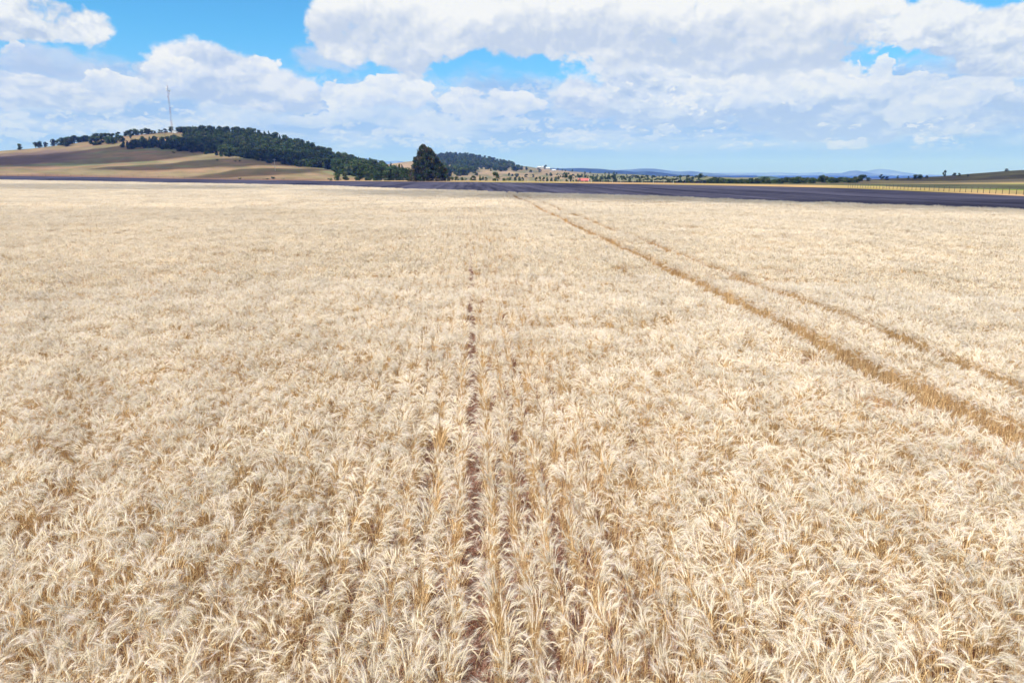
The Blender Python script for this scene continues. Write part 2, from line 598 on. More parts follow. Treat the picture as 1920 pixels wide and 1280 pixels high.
def col_mid(a, t, r):
    n = fz(a * 50, t * 8, 1.0, 12.0)
    c = lerp3((0.26, 0.195, 0.135), (0.18, 0.155, 0.10), 0.5 + 1.4 * n)
    if math.degrees(a) > 8:
        c = lerp3(c, (0.14, 0.15, 0.09), sstep(8, 11, math.degrees(a)) * 0.85)
    return lerp3(c, (0.10, 0.12, 0.07), sstep(0.1, 0.4, n) * 0.6)


hill_mid = Hill('hill_middle', ridge=[(740, 326), (790, 300), (815, 293), (845, 290), (880, 293), (920, 300), (960, 308), (985, 312), (1010, 315.5), (1050, 319),
                (1100, 323.5), (1150, 327), (1200, 329.5), (1260, 331), (1330, 332.5), (1420, 335.5)],
                base=[(740, 337), (960, 339.5), (1100, 338.5), (1420, 337.5)], rb=[(740, 700), (1000, 640), (1420, 760)],
                rr=[(740, 1900), (900, 1900), (1000, 1650), (1200, 1500), (1420, 1500)], power=0.9, rough=4, rscale=0.006, seed=9)
hill_mid.build(740, 1422, 170, 50, land_mat, col_mid)

hill_right = Hill('hill_right', ridge=[(1440, 344), (1500, 341.5), (1560, 340), (1600, 338.5), (1640, 336.5), (1700, 333.5), (1760, 330.8), (1800, 327.5), (1860, 322.5),
                  (1900, 319.5), (1930, 318), (2000, 314), (2200, 304), (2500, 300)],
                  base=[(1440, 346.2), (1560, 347.5), (1660, 350), (1800, 356), (1920, 360.5), (2200, 372), (2500, 385)],
                  rb=[(1440, 245), (1560, 215), (1660, 190), (1800, 150), (1920, 132), (2200, 105), (2500, 85)],
                  rr=[(1440, 480), (1600, 560), (1750, 640), (1920, 680), (2500, 700)], power=1.25, rough=0.8, rscale=0.01, seed=21)


def col_right(a, t, r):
    n = fz(a * 30, t * 10, 1.0, 5.0)
    tt = t + n * 0.015
    c = (0.34, 0.26, 0.12)
    c = lerp3(c, (0.15, 0.19, 0.05), sstep(0.07, 0.11, tt))
    c = lerp3(c, (0.24, 0.22, 0.09), sstep(0.2, 0.4, tt))
    c = lerp3(c, (0.29, 0.21, 0.13), sstep(0.44, 0.48, tt) * 0.8)
    c = lerp3(c, (0.085, 0.075, 0.055), sstep(0.49, 0.53, tt))
    c = lerp3(c, (0.12, 0.115, 0.065), sstep(0.7, 0.95, tt + n * 0.3) * 0.8)
    return lerp3(c, (0.16, 0.14, 0.07), max(0, n) * 0.6)


hill_right.build(1440, 2500, 150, 60, land_mat, col_right)

hill_small = Hill('hill_small_green', ridge=[(1380, 341), (1400, 338), (1413, 332.5), (1430, 330.3), (1447, 331), (1470, 335), (1490, 339), (1505, 342)],
                  base=[(1380, 340), (1505, 341)], rb=1700, rr=2100, rough=2, rscale=0.01, seed=31)
hill_small.build(1380, 1505, 40, 16, land_mat, lambda a, t, r: (0.055, 0.085, 0.045))

hills_far = [
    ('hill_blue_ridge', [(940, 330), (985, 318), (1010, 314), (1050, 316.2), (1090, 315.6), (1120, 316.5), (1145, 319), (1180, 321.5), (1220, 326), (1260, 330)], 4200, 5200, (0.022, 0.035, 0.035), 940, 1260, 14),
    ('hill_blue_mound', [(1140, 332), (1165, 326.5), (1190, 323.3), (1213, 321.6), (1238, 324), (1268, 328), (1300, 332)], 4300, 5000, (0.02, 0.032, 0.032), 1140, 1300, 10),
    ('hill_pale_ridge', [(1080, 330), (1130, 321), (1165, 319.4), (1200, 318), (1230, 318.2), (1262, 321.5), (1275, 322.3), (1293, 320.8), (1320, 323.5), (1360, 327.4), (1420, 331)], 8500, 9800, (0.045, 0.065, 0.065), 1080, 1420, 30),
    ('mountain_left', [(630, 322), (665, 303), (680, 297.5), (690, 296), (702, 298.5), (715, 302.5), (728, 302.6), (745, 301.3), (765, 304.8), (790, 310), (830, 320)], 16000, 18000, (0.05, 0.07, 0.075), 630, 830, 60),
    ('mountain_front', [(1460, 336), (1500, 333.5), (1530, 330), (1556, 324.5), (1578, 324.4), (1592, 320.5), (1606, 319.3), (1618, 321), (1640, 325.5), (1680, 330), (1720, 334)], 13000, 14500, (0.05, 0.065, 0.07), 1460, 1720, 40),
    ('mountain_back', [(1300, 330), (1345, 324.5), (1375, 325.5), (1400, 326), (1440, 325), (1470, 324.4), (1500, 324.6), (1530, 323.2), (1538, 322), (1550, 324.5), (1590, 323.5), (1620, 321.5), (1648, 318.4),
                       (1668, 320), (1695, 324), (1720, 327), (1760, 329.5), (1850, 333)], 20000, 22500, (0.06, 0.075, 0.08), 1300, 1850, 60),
]
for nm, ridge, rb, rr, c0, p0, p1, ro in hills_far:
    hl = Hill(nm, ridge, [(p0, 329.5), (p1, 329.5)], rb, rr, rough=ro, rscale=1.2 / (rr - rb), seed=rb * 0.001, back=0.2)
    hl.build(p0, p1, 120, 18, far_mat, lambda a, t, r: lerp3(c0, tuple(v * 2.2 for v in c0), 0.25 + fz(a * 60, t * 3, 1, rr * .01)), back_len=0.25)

# ------------------------------------------------------------------ ground: one sheet to the horizon
WHEAT_EDGE = [ground_pt(px, py, 0.75) for px, py in ((-120, 336.2), (0, 337.2), (160, 339.6), (320, 342.5), (480, 345.2), (600, 347.5), (700, 351.5), (800, 355.5), (880, 357),
              (960, 360), (1060, 362.3), (1200, 366), (1380, 373), (1500, 377), (1600, 381), (1750, 386.5), (1920, 392), (2100, 399), (2300, 409))]
wx = np.array([p[0] for p in WHEAT_EDGE]); wy = np.array([p[1] for p in WHEAT_EDGE])


def wheat_far_y(x):
    """y of the far edge of the crop at a given x"""
    return float(np.interp(x, wx, wy))


def ground_col_mat():
    m, nt, out = new_mat('ground_scrub')
    geo = nt.nodes.new('ShaderNodeNewGeometry')
    p = geo.outputs['Position']
    a = noise_n(nt, p, 0.004, 6, 0.6)
    b = noise_n(nt, p, 0.05, 6, 0.65)
    c = mixc(nt, (a * 0.6 + b * 0.4).ramp(0.38, 0.62), (0.035, 0.048, 0.032), (0.12, 0.115, 0.075))
    d = nt.nodes.new('ShaderNodeBsdfDiffuse')
    nt.links.new(c, d.inputs['Color'])
    nt.links.new(d.outputs[0], out.inputs[0])
    return m


def soil_mat():
    m, nt, out = new_mat('red_soil')
    geo = nt.nodes.new('ShaderNodeNewGeometry')
    p = geo.outputs['Position']
    a = noise_n(nt, p, 2.0, 8, 0.65)
    b = noise_n(nt, p, 60.0, 4, 0.7)
    w = noise_n(nt, p, 14.0, 6, 0.7, 1.5)
    c = mixc(nt, a.ramp(0.35, 0.65), (0.30, 0.145, 0.105), (0.42, 0.24, 0.19))
    c = mixc(nt, w.ramp(0.5, 0.62), c, (0.46, 0.38, 0.33))
    c = mixc(nt, b.ramp(0.3, 0.7, 0.0, 0.4), c, (0.16, 0.085, 0.065))
    d = nt.nodes.new('ShaderNodeBsdfDiffuse')
    nt.links.new(c, d.inputs['Color'])
    bp = nt.nodes.new('ShaderNodeBump')
    bp.inputs['Distance'].default_value = 0.03
    nt.links.new((w + b * 0.5).s, bp.inputs['Height'])
    nt.links.new(bp.outputs[0], d.inputs['Normal'])
    nt.links.new(d.outputs[0], out.inputs[0])
    return m


def sheet(name, V, F, mat, z, kind='structure', col=None):
    o = link(name, mesh_np(name, [(v[0], v[1], (v[2] if len(v) > 2 else 0) + z) for v in V], F, [mat], None, col, True))
    tag(o, kind=kind)
    return o


def strip(name, near, far, mat, z, n=6, colf=None, dz=None):
    """sheet between two polylines with the same number of points"""
    V, F, K = [], [], []
    for i in range(len(near)):
        for j in range(n + 1):
            t = j / n
            x = near[i][0] + (far[i][0] - near[i][0]) * t
            y = near[i][1] + (far[i][1] - near[i][1]) * t
            V.append((x, y, dz(x, y) if dz else 0))
            if colf:
                K.append(colf(x, y, t))
    w = n + 1
    for i in range(len(near) - 1):
        for j in range(n):
            F.append((i * w + j, (i + 1) * w + j, (i + 1) * w + j + 1, i * w + j + 1))
    return sheet(name, V, F, mat, z, col=K if colf else None)


def plateau_edge(a):
    return float(np.interp(math.degrees(a), [-24, -8, 0, 5, 12, 20, 26, 32, 38], [760, 520, 420, 370, 330, 300, 300, 320, 320]))


def ground_z(a, r):
    """the field lies on a low plateau; beyond it the land falls gently to a wide plain"""
    e = plateau_edge(a)
    if r <= e:
        return 0.0
    return -75.0 * (1 - math.exp(-(r - e) * 0.013 / 75.0))


rings = [0, 40, 150, 300] + [300 * 1.13 ** k for k in range(1, 44)]
V, F = [(0, 0, 0)], []
NS = 180
for r in rings[1:]:
    for i in range(NS):
        t = 2 * math.pi * i / NS
        aa = math.atan2(math.sin(t), math.cos(t))
        V.append((r * math.sin(t), r * math.cos(t), ground_z(aa, r)))
for i in range(NS):
    F.append((0, 1 + (i + 1) % NS, 1 + i))
for k in range(len(rings) - 2):
    for i in range(NS):
        a, b = 1 + k * NS + i, 1 + k * NS + (i + 1) % NS
        F.append((a, b, b + NS, a + NS))
sheet('ground', V, F, ground_col_mat(), 0)

xs = list(np.linspace(-330, 140, 95))
strip('soil_under_wheat', [(x, -30) for x in xs], [(x, wheat_far_y(x)) for x in xs], soil_mat(), 0.012, n=4)


# ploughed field with real furrow ridges running the same way as the crop rows
def plough_mat():
    m, nt, out = new_mat('ploughed_soil')
    geo = nt.nodes.new('ShaderNodeNewGeometry')
    sp = nt.nodes.new('ShaderNodeSeparateXYZ')
    nt.links.new(geo.outputs['Position'], sp.inputs[0])
    x, y = N(nt, sp.outputs[0]), N(nt, sp.outputs[1])
    v1 = comb(nt, x * 0.45, y * 0.010, 0.0)
    v2 = comb(nt, x * 0.05, y * 0.006, 4.0)
    v3 = comb(nt, x * 1.2, y * 0.15, 7.0)
    a = noise_n(nt, v1, 1.0, 5, 0.6)
    b = noise_n(nt, v2, 1.0, 4, 0.6)
    g = noise_n(nt, v3, 1.0, 4, 0.7)
    t = (a * 0.45 + b * 0.35 + g * 0.2).ramp(0.36, 0.64)
    c = mixc(nt, t, (0.013, 0.015, 0.032), (0.090, 0.089, 0.135))
    d = nt.nodes.new('ShaderNodeBsdfDiffuse')
    nt.links.new(c, d.inputs['Color'])
    bp = nt.nodes.new('ShaderNodeBump')
    bp.inputs['Distance'].default_value = 0.25
    nt.links.new(noise_n(nt, comb(nt, x * 1.4, y * 0.3, 1.0), 1.0, 6, 0.7).s, bp.inputs['Height'])
    nt.links.new(bp.outputs[0], d.inputs['Normal'])
    nt.links.new(d.outputs[0], out.inputs[0])
    return m


pl_far_px = [(-420, 334.4), (0, 330.2), (160, 332), (320, 335.5), (480, 338), (600, 339.4), (700, 340.4), (880, 341.4), (1060, 343.5), (1200, 345.6), (1380, 348.5), (1500, 351), (1600, 353.5), (1750, 360), (1920, 368), (2300, 392)]
pl_far_r = [(-420, 640), (0, 600), (300, 520), (560, 430), (700, 378), (880, 340), (1060, 292), (1200, 257), (1380, 222), (1500, 198), (1600, 183), (1750, 146), (1920, 118), (2300, 84)]
plr = rtable(pl_far_r); plt = table(pl_far_px)


def plough_far(a):
    r = interp(plr, a)
    return r, max(0.0, CAM_H + r * interp(plt, a))


near, far, farz = [], [], []
Vp, Fp = [], []
ncol = 260
for i in range(ncol + 1):
    a = ray(-420, 327)[0] + (ray(2290, 327)[0] - ray(-420, 327)[0]) * i / ncol
    # near edge: where the azimuth ray meets the wheat edge
    best = None
    for k in range(len(wx) - 1):
        x0, y0, x1, y1 = wx[k], wy[k], wx[k + 1], wy[k + 1]
        den = math.sin(a) * (y1 - y0) - math.cos(a) * (x1 - x0)
        if abs(den) < 1e-9:
            continue
        rr_ = (x0 * (y1 - y0) - y0 * (x1 - x0)) / den
        u = ((rr_ * math.sin(a) - x0) * (x1 - x0) + (rr_ * math.cos(a) - y0) * (y1 - y0)) / ((x1 - x0) ** 2 + (y1 - y0) ** 2)
        if rr_ > 0 and (-1e-6 <= u <= 1 + 1e-6):
            best = rr_
    if best is None:
        best = 470 if a < 0 else 45
    rf, zf = plough_far(a)
    best = min(best, rf - 15)
    for j in range(17):
        t = j / 16
        r = best - 2.5 + (rf - best + 2.5) * t
        Vp.append((r * math.sin(a), r * math.cos(a), zf * sstep(0.0, 1.0, t) + 0.02))
for i in range(ncol):
    for j in range(16):
        Fp.append((i * 17 + j, (i + 1) * 17 + j, (i + 1) * 17 + j + 1, i * 17 + j + 1))
sheet('ploughed_field', Vp, Fp, plough_mat(), 0)

# dry grass verge between the ploughed field and the fences / hills
Vv, Fv, Kv = [], [], []
ncol = 200
for i in range(ncol + 1):
    a = ray(300, 327)[0] + (ray(2290, 327)[0] - ray(300, 327)[0]) * i / ncol
    rf, zf = plough_far(a)
    px = 300 + 1990 * i / ncol
    # outer limit of the verge
    ro = np.interp(math.degrees(a), [-24, -8, 0, 5, 12, 20, 26, 32, 38], [rf + 30, rf + 60, rf + 75, rf + 75, rf + 55, rf + 50, rf + 45, rf + 20, rf + 14])
    for j in range(7):
        t = j / 6
        r = rf - 1 + (ro - rf + 1) * t
        Vv.append((r * math.sin(a), r * math.cos(a), max(0, zf * (1 - t * 0.5)) + 0.035 + 0.25 * math.sin(t * math.pi)))
        n = fz(r * math.sin(a), r * math.cos(a), 0.02, 3)
        Kv.append(lerp3((0.38, 0.25, 0.14), (0.27, 0.22, 0.09), 0.5 + n * 1.5))
for i in range(ncol):
    for j in range(6):
        Fv.append((i * 7 + j, (i + 1) * 7 + j, (i + 1) * 7 + j + 1, i * 7 + j + 1))
sheet('grass_verge', Vv, Fv, land_mat, 0, col=Kv)

# ------------------------------------------------------------------ wheat
HEAD = (0.80, 0.69, 0.52)
AWN = (0.91, 0.84, 0.735)
STEM = (0.69, 0.485, 0.26)
LEAF = (0.66, 0.53, 0.34)
head_mat = tint_mat('wheat_ear', 0.10, 1.3, transl=0.31, per_inst=0.07, big=(0.09, 0.05))
stem_mat = tint_mat('wheat_stalk', 0.16, 2.0, transl=0.15, per_inst=0.10, big=(0.12, 0.08))


def vary(c, rnd, k):
    f = 1 + rnd.uniform(-k, k)
    return (min(1, c[0] * f), min(1, c[1] * f * (1 + rnd.uniform(-.02, .02))), min(1, c[2] * f * (1 + rnd.uniform(-.08, .08))))


def ribbon(B, pts, w0, w1, side, col, m):
    n = len(B[0])
    k = len(pts)
    for i, p in enumerate(pts):
        w = w0 + (w1 - w0) * i / (k - 1)
        B[0].append(p - side * w / 2); B[0].append(p + side * w / 2)
        B[3].append(col); B[3].append(col)
    for i in range(k - 1):
        B[1].append((n + 2 * i, n + 2 * i + 1, n + 2 * i + 3, n + 2 * i + 2)); B[2].append(m)


def stalk(B, rnd, x, y, h, az, lean, nod, lod):
    """one wheat plant: stem, nodding ear with awns, a dry leaf"""
    d = Vector((math.sin(az), math.cos(az), 0))
    side = Vector((math.cos(az), -math.sin(az), 0))
    p = Vector((x, y, 0))
    nseg = (5, 4, 2)[lod]
    pts = [p.copy()]
    for i in range(nseg):
        s = (i + 1) / nseg
        phi = lean + nod * 0.34 * s ** 5
        p = p + (d * math.sin(phi) + Vector((0, 0, math.cos(phi)))) * (h / nseg)
        pts.append(p.copy())
    sc = vary(STEM, rnd, 0.22)
    rs = Matrix.Rotation(rnd.uniform(-1.2, 1.2), 3, 'Z') @ side
    ribbon(B, pts if lod < 2 else pts[1:] if len(pts) > 3 else pts, (0.0042, 0.005, 0.012)[lod], (0.0030, 0.004, 0.010)[lod], rs, sc, 1)
    # ear
    L = rnd.uniform(0.05, 0.075)
    hc = vary(HEAD, rnd, 0.10)
    ac = vary(AWN, rnd, 0.08)
    phi = lean + nod * 0.42
    hs = (6, 3, 2)[lod]
    hp, hd = [p.copy()], []
    for i in range(hs):
        phi += nod * 0.58 / hs
        t = d * math.sin(phi) + Vector((0, 0, math.cos(phi)))
        hd.append(t)
        p = p + t * (L / hs)
        hp.append(p.copy())
    hd.append(hd[-1])
    if lod < 2:
        prof = ([0.002, 0.0056, 0.0036, 0.0060, 0.0036, 0.0048, 0.0015] if lod == 0 else [0.004, 0.0085, 0.0085, 0.0035])
        n = len(B[0])
        for i, q in enumerate(hp):
            up = hd[i].cross(side)
            for k in range(4):
                t = k * math.pi / 2 + 0.3
                B[0].append(q + (side * math.cos(t) + up * math.sin(t)) * prof[i]); B[3].append(hc)
        for i in range(len(hp) - 1):
            for k in range(4):
                a, b = n + i * 4 + k, n + i * 4 + (k + 1) % 4
                B[1].append((a, b, b + 4, a + 4)); B[2].append(0)
    else:
        ribbon(B, hp, 0.024, 0.018, (side + d * 0.3).normalized(), hc, 0)
    # awns fan out ahead of the ear
    na = (36, 14, 4)[lod]
    aw = (0.0013, 0.0024, 0.009)[lod]
    for k in range(na):
        i = min(hs, int(rnd.random() * (hs + 1)))
        q, t = hp[i], hd[i]
        up = t.cross(side)
        an = rnd.uniform(0, 2 * math.pi)
        sp = rnd.uniform(0.12, 0.62)
        v = t * math.cos(sp) + (side * math.cos(an) + up * math.sin(an)) * math.sin(sp)
        al = rnd.uniform(0.045, 0.105)
        wv = (side * math.sin(an) - up * math.cos(an)) * aw / 2
        e = q + v * al + Vector((0, 0, -0.008))
        n = len(B[0])
        B[0].extend((q - wv, q + wv, e))
        B[3].extend([ac] * 3)
        B[1].append((n, n + 1, n + 2)); B[2].append(0)
    # dry leaves
    nl = (1 if rnd.random() < 0.85 else 2) if lod == 0 else (1 if lod == 1 and rnd.random() < 0.6 else 0)
    for _ in range(nl):
        k = rnd.choice((1, 2, 3)) if lod == 0 else 2
        q = pts[min(k, len(pts) - 1)]
        aa = rnd.uniform(0, 2 * math.pi)
        dd = Vector((math.sin(aa), math.cos(aa), 0))
        ss = Vector((math.cos(aa), -math.sin(aa), 0))
        ll = rnd.uniform(0.10, 0.22)
        up0 = rnd.uniform(0.1, 0.9)
        lp = [q, q + dd * ll * 0.4 + Vector((0, 0, ll * 0.45 * up0)), q + dd * ll * 0.75 + Vector((0, 0, ll * (0.35 * up0 - 0.15))), q + dd * ll * 0.9 + Vector((0, 0, ll * (0.1 - 0.6 * rnd.random())))]
        ribbon(B, lp, 0.007 if lod == 0 else 0.010, 0.002, ss, vary(LEAF, rnd, 0.25), 1)


def rowgap(xc):
    return xc


def wheat_block(name, seed, xrows, ylen, per_m, lod, spread=0.045, litter=0):
    rnd = random.Random(seed)
    B = ([], [], [], [])
    for xr in xrows:
        y = -ylen / 2
        while y < ylen / 2:
            # a tiller clump: shared direction of nod
            ca = rnd.gauss(0.0, 1.0) * 1.1 + rnd.choice((1.5, -1.5, 2.4))
            cl = rnd.uniform(0.0, 0.10)
            cn = rnd.uniform(0.5, 2.0)
            chh = rnd.uniform(0.90, 1.05)
            cn_ = rnd.randint(3, 8)
            clen = cn_ / per_m
            for _ in range(cn_):
                stalk(B, rnd, xr + rnd.gauss(0, spread * 0.55), y + rnd.uniform(0, clen),
                      0.68 * chh * rnd.uniform(0.93, 1.06), ca + rnd.gauss(0, 0.55), max(0, cl + rnd.gauss(0, 0.05)),
                      cn * rnd.uniform(0.75, 1.2), lod)
            y += clen
        for _ in range(int(litter * ylen)):
            q = Vector((xr + rnd.uniform(-0.15, 0.15), rnd.uniform(-ylen / 2, ylen / 2), rnd.uniform(0.018, 0.04)))
            an = rnd.uniform(0, math.pi)
            v = Vector((math.cos(an), math.sin(an), rnd.uniform(-.1, .1))) * rnd.uniform(0.03, 0.11)
            ribbon(B, [q - v, q + v], 0.005, 0.004, Vector((-math.sin(an), math.cos(an), 0)), vary((0.42, 0.35, 0.29), rnd, 0.35), 1)
    me = mesh_np(name, B[0], B[1], [head_mat, stem_mat], B[2], B[3])
    return bpy.data.objects.new(name, me)


ROW = 0.238
near_col = bpy.data.collections.new('wheat_sources')      # not linked to the scene: only instanced
src = []
NEAR_N, MID_N, FAR_N, EDGE_N = 12, 8, 5, 4
for i in range(NEAR_N):
    src.append(wheat_block('wheat_a%02d' % i, 100 + i, [0], 0.5, 130, 0, litter=34))
for i in range(MID_N):
    src.append(wheat_block('wheat_b%02d' % i, 200 + i, [0], 1.0, 115, 1))
for i in range(FAR_N):
    src.append(wheat_block('wheat_c%02d' % i, 300 + i, [ROW * (k - 3.5) for k in range(8)], 2.0, 90, 2, spread=0.08))
for o in src:
    near_col.objects.link(o)
# index in the collection follows the names' alphabetical order: a.., b.., c..

TR1, TR2 = 6.02, 7.52


def tram_x(k, y):
    return (TR1, TR2)[k] + 0.10 * mn.noise(Vector((y * 0.05, k * 9.0, 0))) + 0.05 * mn.noise(Vector((y * 0.4, k * 9.0, 3)))


def in_view(x, y, m=0.16):
    """inside the widened wedge the camera looks over"""
    a = math.atan2(x, y + 13.0)
    lo, hi = ray(0, 327)[0] - m, ray(1920, 327)[0] + m
    return y > -7 and lo < a < hi


rnd = random.Random(5)
PT, PI, PR, PS = [], [], [], []      # position, index, rotation, scale
FARY = 62.0
NEARY = 20.0


def dens(x, y):
    return mn.noise(Vector((x * 3.1, y * 0.9, 11.0)))


def add_pt(x, y, idx, rz, s, lean=(0, 0)):
    PT.append((x, y, 0.012)); PI.append(idx); PR.append((lean[0], lean[1], rz)); PS.append(s)


def hmod(x, y):
    n = fz(x, y, 0.10, 1.5) * 0.12 + fz(x, y, 0.6, 8.5) * 0.14
    return 1.0 + max(-0.16, min(0.12, n))


# row positions: the widest gap is at x = 0
rows = [0.0 + s * (0.177 + ROW * k) for s in (-1, 1) for k in range(0, 420)]
rows += []
for xr in rows:
    # near and middle distance, row by row
    y = -6.0
    far_lim = FARY
    keep_rows = 0.177 + ROW * 20.5 < xr < 0.177 + ROW * 36.5
    ylim = wheat_far_y(xr)
    top = ylim if keep_rows else min(FARY, ylim)
    while y < top:
        r = math.hypot(xr, y)
        L = 0.5 if r < NEARY else 1.0
        yc = y + L / 2
        y += L
        if not in_view(xr, yc):
            continue
        kk = round((xr - 0.177) / ROW) if xr > 0 else -1
        if kk in (25, 26, 32) and rnd.random() < 0.99:
            continue
        gapn = dens(xr, yc)
        x = xr + {31: -0.11, 33: 0.12, 24: -0.04, 27: 0.04}.get(kk, 0) + rnd.gauss(0, 0.012) + 0.03 * mn.noise(Vector((xr * 3, yc * 0.5, 2)))
        # thin spots, mostly near the centre rows
        if gapn < -0.46 and rnd.random() < 0.45 and r > 6:
            continue
        hs = hmod(x, yc)
        if kk in (25, 26, 32):
            hs *= 0.6
        ln = (0.16 * mn.noise(Vector((x * 0.5, yc * 0.5, 20))), 0.16 * mn.noise(Vector((x * 0.5, yc * 0.5, 30))))
        sgn = rnd.choice((-1, 1))
        rz = rnd.choice((0, math.pi)) + rnd.gauss(0, 0.03)
        if L == 0.5:
            idx = rnd.randrange(NEAR_N)
        else:
            idx = NEAR_N + rnd.randrange(MID_N)
        add_pt(x, yc, idx, rz, (sgn * (rnd.uniform(0.70, 0.92) if abs(xr) < 0.2 else rnd.uniform(0.74, 0.9) if kk in (24, 27, 31, 33) else rnd.uniform(0.58, 0.76) if -0.3 < xr < 1.45 else rnd.uniform(0.80, 1.05)), 1.02, hs), ln)
# far: blocks of eight rows
W8 = ROW * 8
XR = 0.177 + ROW * 36.5
XL = 0.177 + ROW * 20.5
bx = [XR + W8 * (k + 0.5) for k in range(60)] + [XL - W8 * (k + 0.5) for k in range(220)]
for xb in bx:
    yl = wheat_far_y(xb)
    y = FARY
    while y < yl - 0.5:
        yc = y + 1.0
        y += 2.0
        if not in_view(xb, yc, 0.08):
            continue
        add_pt(xb, yc, NEAR_N + MID_N + rnd.randrange(FAR_N), rnd.choice((0, math.pi)),
               (rnd.choice((-1, 1)) * 1.0, 1.0, hmod(xb, yc) * rnd.uniform(0.97, 1.03)))
print('wheat instances', len(PT))

me = bpy.data.meshes.new('wheat_crop')
me.vertices.add(len(PT))
me.vertices.foreach_set('co', np.array(PT, dtype=np.float32).ravel())
at = me.attributes.new('pick', 'INT', 'POINT'); at.data.foreach_set('value', np.array(PI, dtype=np.int32))
at = me.attributes.new('rot', 'FLOAT_VECTOR', 'POINT'); at.data.foreach_set('vector', np.array(PR, dtype=np.float32).ravel())
at = me.attributes.new('scl', 'FLOAT_VECTOR', 'POINT'); at.data.foreach_set('vector', np.array(PS, dtype=np.float32).ravel())
me.update()
wheat = link('wheat_crop', me)
tag(wheat, 'ripe pale gold bearded wheat filling the field up to the ploughed strip', 'wheat', kind='stuff')


def inst_group(name, coll):
    ng = bpy.data.node_groups.new(name, 'GeometryNodeTree')
    ng.interface.new_socket('Geometry', in_out='INPUT', socket_type='NodeSocketGeometry')
    ng.interface.new_socket('Geometry', in_out='OUTPUT', socket_type='NodeSocketGeometry')
    gi, go = ng.nodes.new('NodeGroupInput'), ng.nodes.new('NodeGroupOutput')
    ci = ng.nodes.new('GeometryNodeCollectionInfo')
    ci.inputs['Collection'].default_value = coll
    ci.inputs['Separate Children'].default_value = True
    ci.inputs['Reset Children'].default_value = True
    ip = ng.nodes.new('GeometryNodeInstanceOnPoints')
    ip.inputs['Pick Instance'].default_value = True

    def attr(nm, dt):
        n = ng.nodes.new('GeometryNodeInputNamedAttribute')
        n.data_type = dt
        n.inputs['Name'].default_value = nm
        return n.outputs['Attribute']
    e2r = ng.nodes.new('FunctionNodeEulerToRotation')
    L = ng.links.new
    L(gi.outputs[0], ip.inputs['Points'])
    L(ci.outputs[0], ip.inputs['Instance'])
    L(attr('pick', 'INT'), ip.inputs['Instance Index'])
    L(attr('rot', 'FLOAT_VECTOR'), e2r.inputs[0])
    L(e2r.outputs[0], ip.inputs['Rotation'])
    L(attr('scl', 'FLOAT_VECTOR'), ip.inputs['Scale'])
    L(ip.outputs[0], go.inputs[0])
    return ng


md = wheat.modifiers.new('plants', 'NODES')
md.node_group = inst_group('plant_scatter', near_col)

# ------------------------------------------------------------------ trees
leaf_mat = tint_mat('foliage', 0.35, 0.6, transl=0.18, per_inst=0.38)
bark_mat = plain_mat('bark', (0.10, 0.075, 0.055), 0.9, 0.4, 4)


def leafy(rnd, lobes, n, size, cols, flat=0.7):
    """many small leaf-clump faces through the volume of the lobes"""
    V, F, K = [], [], []
    tot = sum(l[3] ** 2 for l in lobes)
    for (cx, cy, cz, rad, sz) in lobes:
        c0 = cols[int(rnd.random() * len(cols))]
        for _ in range(int(n * rad * rad / tot)):
            u = Vector((rnd.gauss(0, 1), rnd.gauss(0, 1), rnd.gauss(0, 1))).normalized()
            rr = rad * (rnd.random() ** 0.45) * rnd.uniform(0.75, 1.12)
            p = Vector((cx, cy, cz)) + Vector((u.x * rr, u.y * rr, u.z * rr * sz))
            if p.z < 0.05:
                continue
            nrm = (u + Vector((rnd.gauss(0, .6), rnd.gauss(0, .6), rnd.gauss(0.3, .6)))).normalized()
            q = nrm.to_track_quat('Z', 'Y')
            s = size * rnd.uniform(0.6, 1.4)
            rot = rnd.uniform(0, 6.28)
            c = tuple(v * rnd.uniform(0.75, 1.3) for v in c0)
            k = len(V)
            for j in range(4):
                t = rot + j * math.pi / 2
                w = s * (1 if j % 2 else flat) * rnd.uniform(0.7, 1.1)
                V.append(p + q @ Vector((math.cos(t) * w, math.sin(t) * w, rnd.uniform(-.2, .2) * s)))
                K.append(c)
            F.append((k, k + 1, k + 2, k + 3))
    return V, F, K


GREENS = [(0.070, 0.115, 0.038), (0.085, 0.120, 0.042), (0.050, 0.085, 0.038), (0.110, 0.125, 0.055)]
DARKS = [(0.030, 0.058, 0.028), (0.045, 0.074, 0.034), (0.042, 0.062, 0.028)]


